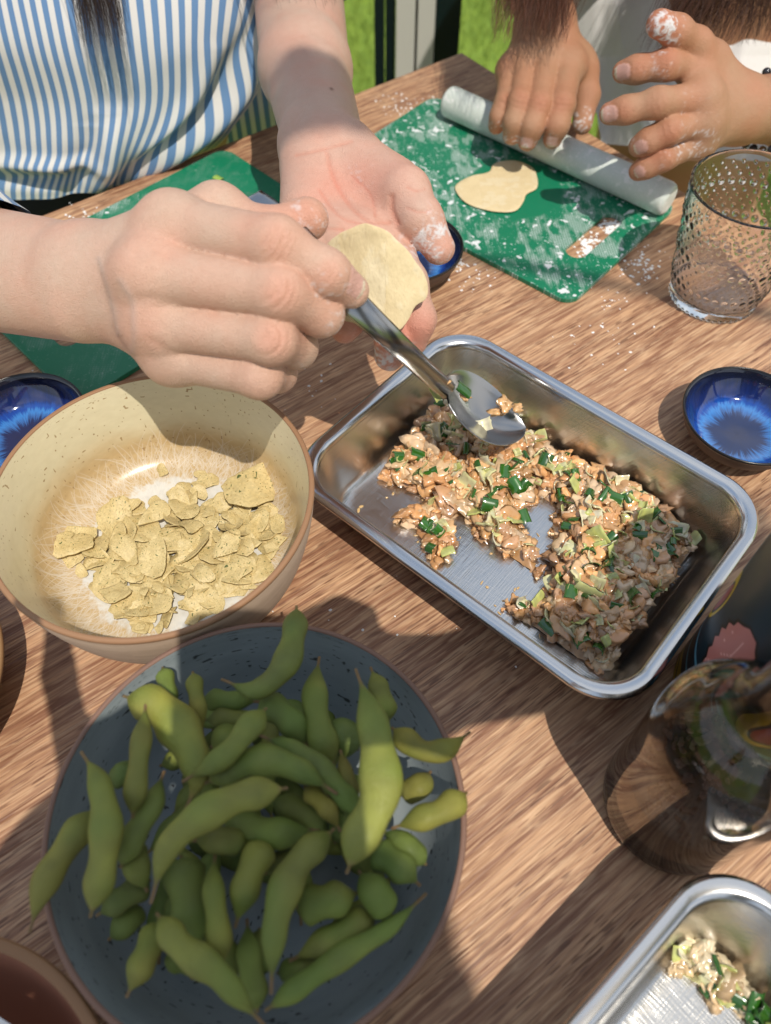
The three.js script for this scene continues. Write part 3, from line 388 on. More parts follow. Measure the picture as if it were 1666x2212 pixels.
function filling(name, label, T, w, h, inside, hgt, cols, nCab, nChive, lumps, floor, extra = {}) {
  const base = (x, z) => { const d = inside(x, z, true); return d <= 0 ? -0.2 : hgt(x, z) * sstep(-0.1, 1.7, d); };
  const Hf = (x, z) => [floor + base(x, z) + 0.16];
  const cs = 0.2, nx = Math.round(w / cs), nz = Math.round(h / cs), pos = [], color = [], idx = [], keep = [];
  for (let j = 0; j <= nz; j++) for (let i = 0; i <= nx; i++) { const x = (i / nx - 0.5) * w, z = (j / nz - 0.5) * h, p = T(x, floor + base(x, z) - 0.1 + 0.3 * (noise2(x * 3, z * 3) - 0.5), z), k = 0.45 + 0.4 * fbm2(x * 2.2, z * 2.2, 3), c = cols[0]; pos.push(p.x, p.y, p.z); color.push(c[0] * k, c[1] * k, c[2] * k); keep.push(inside(x, z)); }
  const W = nx + 1; for (let j = 0; j < nz; j++) for (let i = 0; i < nx; i++) { const a = j * W + i; if (keep[a] && keep[a + 1] && keep[a + W] && keep[a + W + 1]) idx.push(a, a + W, a + 1, a + 1, a + W, a + W + 1); }
  const all = [geo(pos, idx, { color })]; let made = 0;
  for (let i = 0; made < lumps && i < lumps * 12; i++) { const x = rr(-w / 2, w / 2), z = rr(-h / 2, h / 2); if (!inside(x, z)) continue; const d = inside(x, z, true), s = (rnd() < 0.5 ? rr(0.12, 0.3) : rr(0.3, 0.75)) * (d < 0.35 ? 0.6 : 1), g = lumpGeo[Math.floor(rnd() * lumpGeo.length)].clone(), c = cols[Math.floor(rnd() * cols.length)], k = rr(0.72, 1.2), ph = rr(0, 99); g.scale(s, s, s); g.rotateX(rr(-0.8, 0.8)); g.rotateY(rr(0, 6.3)); g.rotateZ(rr(-0.5, 0.5)); const q = T(x, floor + Math.max(s * 0.3, base(x, z) + rr(-0.12, 0.22)), z); g.translate(q.x, q.y, q.z); paint(g, (X, Y, Z) => { const n = k * (0.78 + 0.44 * noise(X * 5 + ph, Y * 5, Z * 5)); return [c[0] * n, c[1] * n, c[2] * n]; }); all.push(g); made++; }
  const parts = [['mince', mergeGeometries(all), minceM, null, { kind: 'stuff' }]];
  const put = (g0, up, nm, m) => { for (let tries = 0; tries < 40; tries++) { const x = rr(-w / 2, w / 2), z = rr(-h / 2, h / 2); if (!inside(x, z)) continue; const d = inside(x, z, true); if (d < 0.3 && rnd() < 0.75) continue; const g = g0.clone(), sc = rr(0.55, 1.25); g.scale(sc, sc, sc); g.rotateX(rr(-1.1, 1.1)); g.rotateZ(rr(-1.0, 1.0)); g.rotateY(rr(0, 6.3)); const q = T(x, Hf(x, z)[0] + up, z); g.translate(q.x, q.y, q.z); parts.push([nm, g, m]); return; } };
  for (let i = 0; i < nCab; i++) put(cabGeo[Math.floor(rnd() * cabGeo.length)], rr(0.08, 0.36), 'cabbage_piece', cabM);
  for (let i = 0; i < nChive; i++) put(chiveGeo[Math.floor(rnd() * chiveGeo.length)], rr(0.08, 0.34), 'chive_piece', chiveM);
  if (extra.parts) parts.push(...extra.parts(T, Hf));
  return thing(name, label, 'food', parts);
}
{
  const inv = (px, py, h) => { const p = atH(px, py, h), a = 139.4 * Math.PI / 180, dx = p.x - 8.2, dy = -p.z - 27.0; return [Math.cos(a) * dx + Math.sin(a) * dy, -Math.sin(a) * dx + Math.cos(a) * dy]; };
  const P = [[712, 1015], [718, 950], [765, 872], [850, 812], [950, 775], [1030, 752], [1085, 756], [1130, 815], [1190, 866], [1280, 905], [1360, 940], [1385, 990], [1400, 1060], [1460, 1105], [1510, 1150], [1520, 1190], [1480, 1270], [1430, 1340], [1380, 1405], [1310, 1440], [1240, 1400], [1150, 1330], [1085, 1300], [1100, 1282], [1175, 1285], [1192, 1230], [1196, 1165], [1188, 1130], [1212, 1072], [1180, 1062], [1135, 1080], [1150, 1150], [1168, 1190], [1172, 1245], [1130, 1200], [1070, 1165], [1030, 1150], [1010, 1095], [975, 1105], [985, 1170], [965, 1200], [925, 1190], [905, 1130], [850, 1105], [880, 1080], [930, 1075], [925, 1050], [880, 1040], [830, 1020], [775, 985], [745, 1005], [735, 1050]].map(([x, y]) => inv(x, y, 1.2));
  const inside = (x, z, dist) => { const i = inPoly(x, z, P); return dist ? (i ? edgeDist(x, z, P) : 0) : i; };
  const cols = [[0.62, 0.34, 0.14], [0.68, 0.42, 0.21], [0.58, 0.29, 0.12], [0.70, 0.48, 0.27], [0.52, 0.29, 0.15], [0.72, 0.37, 0.15], [0.66, 0.46, 0.28]];
  filling('dumpling_filling', 'glossy orange minced filling with cabbage and chives in the steel tray', tray1.T, 18.6, 12.2, inside, (x, z) => 0.55 + 0.8 * fbm2(x * 0.35 + 2, z * 0.35) + 0.6 * sstep(0, -4, x), cols, 190, 85, 1250, 0.2, {
    parts: (T) => {                                             // smears and drips on the bare steel
      const o = []; for (let i = 0; i < 120; i++) { const x = rr(-8, 8.5), z = rr(-5.2, 5.6); if (inside(x, z)) continue; const g = new THREE.SphereGeometry(1, 8, 5); g.scale(rr(0.05, 0.2), 0.04, rr(0.04, 0.1)); g.rotateY(rr(0, 3)); const p = T(x, 0.16, z); g.translate(p.x, p.y, p.z); o.push(paint(g, () => [0.55, 0.36, 0.15])); }
      return [['sauce_drops', mergeGeometries(o), wet(), null, { kind: 'stuff' }]];
    } });
  const c2 = [[0.62, 0.45, 0.25], [0.7, 0.52, 0.3], [0.56, 0.38, 0.2], [0.68, 0.56, 0.36]], inv2 = (px, py, h) => { const p = atH(px, py, h), a = 41.2 * Math.PI / 180, dx = p.x - 10.8, dy = -p.z + 6.3; return [Math.cos(a) * dx + Math.sin(a) * dy, -Math.sin(a) * dx + Math.cos(a) * dy]; };
  const P2 = [[1500, 1960], [1560, 1940], [1700, 1990], [1900, 2050], [1900, 2300], [1700, 2320], [1640, 2200], [1590, 2150], [1560, 2170], [1530, 2110], [1500, 2080], [1400, 2130], [1385, 2110], [1430, 2030]].map(([x, y]) => inv2(x, y, 1.2));
  const in2 = (x, z, dist) => { const i = inPoly(x, z, P2); return dist ? (i ? edgeDist(x, z, P2) : 0) : i; };
  filling('crumbled_filling', 'pale crumbled filling with cabbage in the tray beside the bottle', tray2.T, 18.6, 10.6, in2, (x, z) => 0.8 + 0.7 * fbm2(x * 0.35, z * 0.35), c2, 60, 18, 600, 0.2);
}
// ---------------------------------------------------------------- crushed chips
{
  const t = tex(512, 512, (x, y) => { const n = fbm2(x * 0.02, y * 0.02, 4), m = noise2(x * 0.15, y * 0.15); let c = [0.56 + 0.16 * n, 0.43 + 0.15 * n, 0.18 + 0.11 * n]; c = c.map((q) => q * (0.86 + 0.26 * m)); const s = noise2(x * 0.11 + 40, y * 0.16 + 11); if (s > 0.87) c = c.map((q, i) => lerp(q, [0.07, 0.10, 0.02][i], sstep(0.87, 0.93, s))); const r = noise2(x * 0.22 + 9, y * 0.2 + 77); if (r > 0.88) c = c.map((q, i) => lerp(q, [0.33, 0.19, 0.04][i], 0.7)); return c; });
  const m = mat([1, 1, 1], 0.55, { map: t, transmission: 0.12 }), gs = [];
  const chip = () => { const n = 26, ph = rr(0, 50), asp = rr(0.6, 1), cx = rr(-0.5, 0.5), cz = rr(-0.3, 0.3), tw = rr(-0.3, 0.3), ou = rr(0, 1), ov = rr(0, 1), cuts = [0, 1, 2].map((k) => [rr(0, 6.3), rr(0.3, 1.0)]); const pos = [], uv = [], idx = []; const R = 5;
    for (let s = 0; s < 2; s++) for (let j = 0; j <= R; j++) for (let i = 0; i < n; i++) { const a = 2 * Math.PI * i / n; let q = (0.72 + 0.35 * noise2(Math.cos(a) * 1.5 + ph, Math.sin(a) * 1.5) + 0.10 * noise2(i * 1.7 + ph, 3)); for (const [ct, dd] of cuts) { const c = Math.cos(a - ct); if (c > 0.15) q = Math.min(q, dd / c * (1 + 0.12 * noise2(i * 2.1, ph))); } q *= j / R; const x = q * Math.cos(a), z = q * Math.sin(a) * asp, y = cx * x * x + cz * z * z + tw * x * z + 0.13 * (noise2(x * 3 + ph, z * 3) - 0.5) - s * 0.07; pos.push(x, y, z); uv.push(x * 0.22 + ou, z * 0.22 + ov); }
    const N = (R + 1) * n; for (let j = 0; j < R; j++) for (let i = 0; i < n; i++) { const a = j * n + i, b = j * n + (i + 1) % n; idx.push(a, b, a + n, b, b + n, a + n, N + a, N + a + n, N + b, N + b, N + a + n, N + b + n); } for (let i = 0; i < n; i++) { const a = R * n + i, b = R * n + (i + 1) % n; idx.push(a, b, N + a, b, N + b, N + a); }
    return geo(pos, idx, { uv }); };
  for (let i = 0; i < 26; i++) gs.push(chip());
  const P = [[118, 1155], [170, 1140], [225, 1140], [262, 1085], [330, 1070], [420, 1040], [500, 1035], [555, 1080], [600, 1110], [622, 1160], [600, 1215], [540, 1270], [480, 1300], [420, 1345], [330, 1362], [270, 1362], [258, 1310], [215, 1290], [205, 1255], [232, 1230], [160, 1215], [125, 1195]];
  let n = 0; const put = (px, py, s, h, tilt, gi, label) => { const p = atH(px, py, h), g = gs[gi ?? Math.floor(rnd() * gs.length)].clone(); g.scale(s, s, s); g.rotateX(rr(-tilt, tilt)); g.rotateZ(rr(-tilt, tilt)); g.rotateY(rr(0, 6.3)); const dx = p.x - CB[0], dz = -p.z - CB[1], r = Math.hypot(dx, dz), lim = 7.2 - s * 0.55; if (r > lim) { p.x = CB[0] + dx / r * lim; p.z = -(CB[1] + dz / r * lim); } g.translate(p.x, p.y + 0.35 * sstep(4.8, 7, r), p.z); thing('potato_chip', label ?? (s < 0.62 ? 'small crumb of yellow potato chip in the cream bowl' : 'broken yellow potato chip with green herb flecks in the cream bowl'), 'chip', [['potato_chip', g, m]], { group: 'crushed chips in the cream bowl' }); n++; };
  for (let i = 0; n < 178 && i < 4000; i++) { const x = rr(100, 630), y = rr(1020, 1370); if (!inPoly(x, y, P)) continue; const d = edgeDist(x, y, P), lay = i % 3; put(x, y, rr(0.5, lay === 2 ? 1.25 : 1.6) * (d < 14 ? 0.55 : 1), 1.0 + 0.15 * lay + rr(0, 0.5) * sstep(5, 60, d), d < 20 ? 0.25 : 0.55); }
  for (const [x, y, s, h, lb] of [[545, 1045, 1.9, 1.9, 'large curled potato chip leaning on the wall of the cream bowl'], [530, 1060, 1.1, 1.5], [355, 1020, 0.6, 1.0], [435, 1027, 0.5, 1.0], [180, 1235, 0.5, 1.0], [440, 1232, 0.85, 2.0], [243, 1275, 1.35, 1.6], [330, 1110, 1.3, 1.9], [160, 1180, 1.3, 1.5], [420, 1135, 1.3, 2.0], [500, 1180, 1.3, 2.1], [265, 1180, 1.2, 1.9], [340, 1210, 1.3, 2.1]]) put(x, y, s, h, 0.3, undefined, lb);
}
// ---------------------------------------------------------------- soybean pods
{
  const hb = tex(128, 128, (x, y) => noise2(x * 0.5, y * 0.5), false); hb.repeat.set(6, 3);
  const m = mat([1, 1, 1], 0.52, { vertexColors: true, bumpMap: hb, bumpScale: 0.0003, clearcoat: 0.12, clearcoatRoughness: 0.4 });
  const tips = [[0.30, 0.17, 0.075], [0.16, 0.09, 0.03]];
  const kinds = ['green soybean pod heaped in the speckled blue-grey bowl', 'yellowish soybean pod heaped in the speckled blue-grey bowl', 'pale brownish soybean pod heaped in the speckled blue-grey bowl'];
  const pod = (pts, wpx, h, tone = 0, where = null, label = null) => {
    const P = where ?? pts.map(([x, y], i) => { const t = i / (pts.length - 1); return atH(0.651 * x, 1301.5 + 0.651 * y, h + 0.5 * Math.sin(Math.PI * t)); });
    const w = where ? wpx : wpx * 0.651 / FOC * (CAMH - h) / (SP - CP * (1106 - (1301.5 + 0.651 * pts[0][1])) / FOC) * 0.5, L = curve(P).getLength(), nb = L > 5.6 ? 3 : L > 2.6 ? 2 : 1, ph = rr(-0.3, 0.3), flip = rnd() < 0.5, depth = rr(0.62, 0.8), kT = rr(0.84, 1.12), yl = tone === 1 ? 0.75 : tone === 2 ? 1 : rr(0, 0.55), seedn = rr(0, 90);
    const prof = (t) => { const e = flip ? 1 - t : t, tap = Math.pow(Math.sin(Math.PI / 2 * clamp((e - 0.03) / 0.2)), 0.7) * Math.pow(Math.sin(Math.PI / 2 * clamp((0.93 - e) / 0.42)), 0.9), bul = nb === 1 ? 1 : 0.91 + 0.11 * Math.cos((e - 0.44) * nb * 2 * Math.PI * 1.05 + ph + (nb === 2 ? Math.PI : 0)); return Math.max(0.07, w * Math.min(1, tap) * bul); };
    const g = sweep(P, (t) => { const r = prof(t); return [r, r * depth]; }, 30, 14), uv = g.attributes.uv;
    paint(g, (x, y, z, nx, ny, nz, i) => { const t0 = uv.getX(i), t = flip ? 1 - t0 : t0, a = uv.getY(i) * 2 * Math.PI, n = fbm(x * 1.1 + seedn, y * 1.1, z * 1.1, 3); let c = [lerp(0.135, 0.26, yl) * kT, lerp(0.185, 0.22, yl) * kT, lerp(0.028, 0.03, yl) * kT]; const br = 0.55 + 0.9 * n; c = c.map((q) => q * br); const gr = sstep(0.35, 0.7, fbm(x * 0.5 + 7 + seedn, y * 0.5, z * 0.5, 2)); c = [lerp(c[0], 0.10, gr * 0.4), lerp(c[1], 0.2, gr * 0.4), lerp(c[2], 0.018, gr * 0.4)]; const seam = Math.pow(Math.abs(Math.cos(a)), 14) * 0.35; c = c.map((q, j) => lerp(q, [0.16, 0.12, 0.04][j], seam)); const tip = Math.max(sstep(0.05, 0.02, t), sstep(0.875, 0.93, t)) ; return c.map((q, j) => lerp(q, tips[0][j], tip * 0.9)); });
    thing('soybean_pod', label ?? (where ? 'green soybean pod buried under the others in the blue-grey bowl' : kinds[tone]), 'pod', [['soybean_pod', g, m]], { group: 'soybean pods in the blue-grey bowl' });
  };
  // the lower layers, lying crosswise in the bowl
  for (let i = 0; i < 34; i++) { const a = rr(0, 6.3), r = 5.6 * Math.sqrt(rnd()), h = i < 16 ? 2.0 : 3.7, cx = -5.6 + r * Math.cos(a), cy = 8.3 + r * Math.sin(a), th = rr(0, 6.3), l = rr(1.6, 2.6), q = rr(-0.6, 0.6); pod(null, rr(0.5, 0.72), h, 0, [V(cx - l * Math.cos(th), h + rr(-0.3, 0.3), -(cy - l * Math.sin(th))), V(cx - q * Math.sin(th), h + 0.3, -(cy + q * Math.cos(th))), V(cx + l * Math.cos(th), h + rr(-0.3, 0.3), -(cy + l * Math.sin(th)))]); }
  const LIST = [
    [[[735, 255], [850, 290], [940, 215], [975, 110], [985, 10]], 100, 8.2], [[[1060, 180], [1045, 300], [1060, 420], [1110, 550]], 95, 7.2], [[[1180, 220], [1225, 350], [1255, 500], [1260, 640], [1190, 790], [1150, 900]], 135, 9.2, 0],
    [[[1230, 215], [1275, 330], [1290, 400]], 75, 6.6], [[[1300, 415], [1400, 490], [1470, 490], [1560, 430]], 85, 7.4, 2], [[[1300, 750], [1400, 715], [1470, 690], [1550, 630]], 100, 7.6, 1], [[[1330, 640], [1390, 610], [1430, 560]], 85, 6.4, 1], [[[1265, 755], [1350, 805], [1415, 870]], 75, 6.8],
    [[[1235, 820], [1320, 870], [1395, 940]], 115, 6.9], [[[1190, 890], [1245, 965], [1300, 1040]], 105, 7.0], [[[985, 1010], [1090, 990], [1200, 960]], 130, 7.2], [[[960, 1190], [1110, 1110], [1255, 1020]], 105, 6.6], [[[1415, 965], [1290, 1080], [1150, 1165], [1040, 1240], [880, 1355]], 82, 6.8],
    [[[1110, 750], [980, 880], [920, 1040], [905, 1180], [900, 1300]], 112, 8.4], [[[885, 350], [830, 410], [750, 505], [605, 595]], 92, 9.0], [[[410, 310], [530, 350], [620, 460], [655, 580], [610, 700]], 140, 8.0, 1], [[[485, 330], [470, 450], [452, 600], [440, 715]], 78, 8.8, 1],
    [[[640, 230], [655, 330], [675, 450]], 60, 7.4, 2], [[[540, 215], [565, 310], [580, 380]], 62, 6.6], [[[670, 320], [780, 325], [860, 330]], 75, 6.4], [[[670, 390], [760, 385], [850, 410]], 80, 6.3], [[[860, 320], [960, 390], [1030, 490]], 105, 7.3], [[[860, 440], [980, 490], [1080, 570], [1205, 715]], 86, 7.8],
    [[[680, 600], [850, 525], [970, 545], [1120, 635]], 112, 8.4], [[[1010, 610], [1090, 690], [1130, 760]], 70, 7.6, 2], [[[270, 495], [325, 590], [352, 740], [335, 900], [300, 1045]], 108, 9.0], [[[545, 560], [500, 680], [430, 800], [400, 880]], 92, 8.0], [[[98, 1095], [150, 930], [230, 800], [320, 680]], 118, 7.6, 1],
    [[[955, 615], [800, 645], [660, 715], [560, 810], [500, 1000]], 122, 9.6], [[[640, 790], [740, 790], [822, 800]], 88, 7.6], [[[740, 720], [900, 765], [1060, 750]], 115, 7.2], [[[715, 830], [708, 940], [722, 1060], [738, 1210]], 84, 7.8, 1], [[[890, 780], [830, 900], [780, 1080]], 112, 7.6], [[[600, 840], [630, 1000], [660, 1180]], 140, 6.6],
    [[[520, 1030], [600, 1140], [720, 1230], [800, 1320], [880, 1405]], 104, 8.0], [[[540, 1050], [480, 1180], [420, 1310]], 105, 6.8, 1], [[[820, 1050], [830, 1200], [855, 1360]], 92, 6.4], [[[320, 1040], [410, 980], [500, 920]], 100, 6.4], [[[1080, 450], [1130, 440], [1190, 490]], 120, 6.4], [[[700, 480], [740, 450], [770, 420]], 85, 6.6],
    [[[370, 600], [410, 560], [440, 520]], 75, 6.6], [[[1130, 490], [1150, 570], [1185, 660]], 48, 7.6, 2], [[[860, 1080], [870, 1180], [860, 1260]], 80, 6.0], [[[920, 1230], [1000, 1215], [1090, 1215]], 75, 5.8], [[[880, 650], [1000, 695], [1100, 760]], 100, 6.6], [[[440, 800], [455, 880], [490, 960]], 90, 7.2], [[[880, 900], [930, 870], [1000, 850]], 85, 6.4], [[[560, 1220], [600, 1180], [640, 1250]], 75, 5.8], [[[1090, 640], [1150, 700], [1110, 800]], 85, 6.8], [[[360, 1120], [420, 1060], [470, 1010]], 90, 5.6], [[[700, 1050], [740, 1150], [820, 1250]], 95, 5.9]];
  const NAMED = { 0: 'hook-shaped green pod poking up past the rim, towards the cream bowl', 2: 'broad bright green pod lying on top of the heap, longest of all', 4: 'pale brownish pod jutting over the bowl rim towards the steel tray', 5: 'plump yellow-green pod jutting over the rim towards the sauce bottle', 12: 'slender pod with an orange stem tip along the bowl wall', 15: 'fat yellowish bent pod beside the upright slender one', 25: 'upright twisted green pod leaning on the bowl wall', 27: 'yellowish pod hanging out over the rim of the blue-grey bowl', 28: 'long dark green arched pod lying across the middle of the heap' };
  LIST.forEach(([p, w, h, tone], i) => pod(p, w, h, tone ?? 0, null, NAMED[i]));
}
// ---------------------------------------------------------------- wrappers and spoon
function wrapper(label, outline, hf, rx) {          // outline in lines of sight, hf(px, py) gives the point on the surface
  const cx = outline.reduce((s, p) => s + p[0], 0) / outline.length, cy = outline.reduce((s, p) => s + p[1], 0) / outline.length, c = new THREE.CatmullRomCurve3(outline.map(([x, y]) => V(x, y, 0)), true, 'centripetal'), n = 72, R = 16, pos = [], idx = [], uv = [];
  const ring = c.getPoints(n).slice(0, n);
  for (let s = 0; s < 2; s++) for (let j = 0; j <= R; j++) for (let i = 0; i < n; i++) { const t = j / R, x = lerp(cx, ring[i].x, t), y = lerp(cy, ring[i].y, t), p = hf(x, y, t); const q = p.clone(); const e = 0.09 * Math.sqrt(Math.max(0, 1 - Math.pow(t, 12))) + 0.012; q.y += (s ? -e : e) + 0.05 * (fbm2(p.x * 2.2, p.z * 2.2, 3) - 0.5); pos.push(q.x, q.y, q.z); uv.push(p.x * 0.12, p.z * 0.12); }
  const N = (R + 1) * n; for (let j = 0; j < R; j++) for (let i = 0; i < n; i++) { const a = j * n + i, b = j * n + (i + 1) % n; idx.push(a, a + n, b, b, a + n, b + n, N + a, N + b, N + a + n, N + b, N + b + n, N + a + n); } for (let i = 0; i < n; i++) { const a = R * n + i, b = R * n + (i + 1) % n; idx.push(a, N + a, b, b, N + a, N + b); }
  thing('dough_wrapper', label, 'dough', [['dough_wrapper', geo(pos, idx, { uv }), doughM]]);
}
const doughT = tex(512, 512, (x, y) => { const n = fbm2(x * 0.03, y * 0.03, 4), f = sstep(0.56, 0.7, fbm2(x * 0.02 + 30, y * 0.025, 4)), g = noise2(x * 0.4, y * 0.4); return [lerp(0.63 + 0.06 * n, 0.72, f * 0.35) * (0.95 + 0.08 * g), lerp(0.50 + 0.06 * n, 0.64, f * 0.35) * (0.95 + 0.08 * g), lerp(0.28 + 0.05 * n, 0.46, f * 0.35) * (0.95 + 0.08 * g)]; });
const doughB = tex(256, 256, (x, y) => fbm2(x * 0.12, y * 0.12, 3), false); doughB.repeat.set(2, 2);
const doughM = mat([1, 1, 1], 0.75, { map: doughT, bumpMap: doughB, bumpScale: 0.0004 });
const CBD = (x, y) => [(1700 + x * 0.6603) * 0.5423, (300 + y * 0.6603) * 0.5423];
wrapper('rolled dough wrapper lying on the floury green board', [[172, 670], [260, 610], [380, 580], [400, 540], [470, 515], [560, 520], [640, 560], [665, 610], [665, 680], [600, 720], [585, 760], [540, 815], [440, 825], [330, 805], [240, 770], [190, 720]].map(([x, y]) => CBD(x, y)), (x, y, t) => atH(x, y, 0.56 + 0.06 * t * t * noise2(x * 0.05, y * 0.05)));
const C4 = (x, y) => [542.3 + 0.29296 * x, 271.2 + 0.29296 * y];
wrapper('round dough wrapper lying on the open palm', [[553, 892], [640, 808], [740, 758], [842, 722], [900, 738], [1012, 783], [1082, 852], [1165, 932], [1212, 1002], [1275, 1090], [1306, 1200], [1290, 1275], [1212, 1332], [1160, 1432], [1090, 1510], [980, 1505], [880, 1490], [770, 1460], [640, 1412], [575, 1250], [545, 1060]].map(([x, y]) => C4(x, y)), (x, y, t) => { const px = (x - 820) / 110, py = (y - 600) / 115; return at(x, y, 39.9 + 0.9 * py + 0.55 * px * px - 0.15 * py * py + 0.25 * (fbm2(x * 0.02, y * 0.02, 2) - 0.5)); });
{
  // spoon: handle from behind the index finger to the bowl in the filling
  const pts = [at(528, 438, 39.2), at(600, 487, 38.8), at(690, 575, 38.3), at(760, 650, 38.3), at(850, 735, 39.8), at(935, 815, 43.9), at(972, 848, 46.4)], c = curve(pts), pos = [], idx = [], n = 44, m = 10;
  const wid = (t) => 0.62 + 0.42 * sstep(0.7, 0.0, t) + 0.1 * sstep(0.03, 0.0, t) * -4 * 0;
  for (let i = 0; i <= n; i++) { const t = i / n, p = c.getPointAt(t), T = c.getTangentAt(t), view = p.clone().sub(V(0, CAMH, 0)).normalize(), S = V().crossVectors(T, view).normalize(), N = V().crossVectors(S, T).normalize(), w = wid(t) * Math.sqrt(clamp((t + 0.003) / 0.02)) , th = 0.12; for (let k = 0; k < m; k++) { const a = 2 * Math.PI * k / m, x = Math.cos(a) * w * 0.92, y = Math.sin(a) * th + 0.10 * Math.pow(x / w, 2); pos.push(p.x + S.x * x + N.x * y, p.y + S.y * x + N.y * y, p.z + S.z * x + N.z * y); } }
  for (let i = 0; i < n; i++) for (let k = 0; k < m; k++) { const a = i * m + k, b = i * m + (k + 1) % m; idx.push(a, b, a + m, b, b + m, a + m); }
  const handle = geo(pos, idx);
  // the bowl of the spoon
  const start = pts[6], fw = at(1118, 915, 50.2).sub(start).normalize(), side = V().crossVectors(fw, V(0.25, 1, 0.1)).normalize(), nn = V().crossVectors(side, fw).normalize();
  const bp = [], bi = [], NU = 28, NV = 14, Lb = 7.2, Wb = 2.5;
  for (let s = 0; s < 2; s++) for (let j = 0; j <= NV; j++) for (let i = 0; i <= NU; i++) { const t = i / NU, v = j / NV * 2 - 1, half = Wb * Math.pow(Math.sin(Math.PI * Math.min(1, 0.06 + 0.94 * Math.pow(t, 0.85))), 0.62) , x = t * Lb - 0.2, y = v * half, d = 1.15 * (1 - v * v) * Math.sin(Math.PI * clamp(t)) ** 0.8 + s * 0.12; const p = start.clone().addScaledVector(fw, x).addScaledVector(side, y).addScaledVector(nn, -d); bp.push(p.x, p.y, p.z); }
  const W = NU + 1, N = W * (NV + 1); for (let j = 0; j < NV; j++) for (let i = 0; i < NU; i++) { const a = j * W + i; bi.push(a, a + W, a + 1, a + 1, a + W, a + W + 1, N + a, N + a + 1, N + a + W, N + a + 1, N + a + W + 1, N + a + W); } for (let i = 0; i < NU; i++) { bi.push(i, i + 1, N + i, i + 1, N + i + 1, N + i); const b = NV * W + i; bi.push(b, N + b, b + 1, b + 1, N + b, N + b + 1); }
  const spoonM = mat([0.36, 0.355, 0.35], 0.22, { metalness: 1 });
  thing('spoon', 'steel spoon dipping into the filling, its handle gripped by the hand', 'spoon', [['handle', handle, spoonM], ['spoon_bowl', geo(bp, bi), spoonM]]);
  // scraps on the spoon
  const scrap = (g, px, py, d, rx, ry, rz, s, nm, label, m) => { const h = g.clone(); h.scale(s, s, s); h.rotateX(rx); h.rotateZ(rz); h.rotateY(ry); const p = at(px, py, d); h.translate(p.x, p.y, p.z); thing(nm, label, 'food scrap', [[nm, h, m]]); };
  scrap(cabGeo[1], 945, 838, 46.4, 0.9, 0.6, 0.1, 1.15, 'cabbage_scrap', 'pale cabbage scrap clinging to the neck of the spoon', cabM);
  scrap(chiveGeo[2], 1000, 842, 47.0, 0.7, 1.4, 0.0, 1.25, 'chive_scrap', 'wet green chive cut lying at the neck of the spoon', chiveM);
  { const h = chiveGeo[3].clone(); h.scale(0.7, 0.5, 0.9); h.rotateY(0.9); const p = atH(472, 386, 0.5); h.translate(p.x, p.y, p.z); paint(h, () => [0.3, 0.45, 0.08]); thing('chive_scrap', 'tiny pale green scrap lying on the plain green board', 'food scrap', [['chive_scrap', h, chiveM]]); }
  scrap(chiveGeo[5], 1018, 925, 49.3, 0.5, 0.8, 0.2, 1.0, 'chive_scrap', 'green chive cut inside the bowl of the spoon', chiveM);
  for (const [i, [x, y, dd, s]] of [[1092, 872, 48.9, 0.5], [1118, 882, 49.4, 0.42], [1075, 890, 49.2, 0.38], [1030, 935, 49.6, 0.45], [960, 822, 45.6, 0.36], [1005, 858, 47.2, 0.3]].entries()) { const g = lumpGeo[i].clone(); g.scale(s, s, s); const p = at(x, y, dd); g.translate(p.x, p.y, p.z); paint(g, (X, Y, Z) => { const n = 0.8 + 0.4 * noise(X * 5, Y * 5, Z * 5); return [0.62 * n, 0.36 * n, 0.15 * n]; }); thing('mince_scrap', i < 4 ? 'orange lump of mince sitting in the bowl of the spoon' : 'orange lump of mince stuck to the neck of the spoon', 'food scrap', [['mince_scrap', g, minceM]], { group: i < 4 ? 'mince in the spoon bowl' : 'mince on the spoon neck' }); }
  scrap(cabGeo[4], 1045, 918, 49.2, 0.5, 0.2, 0.2, 0.85, 'cabbage_scrap', 'crumpled cabbage scrap inside the bowl of the spoon', cabM);
}
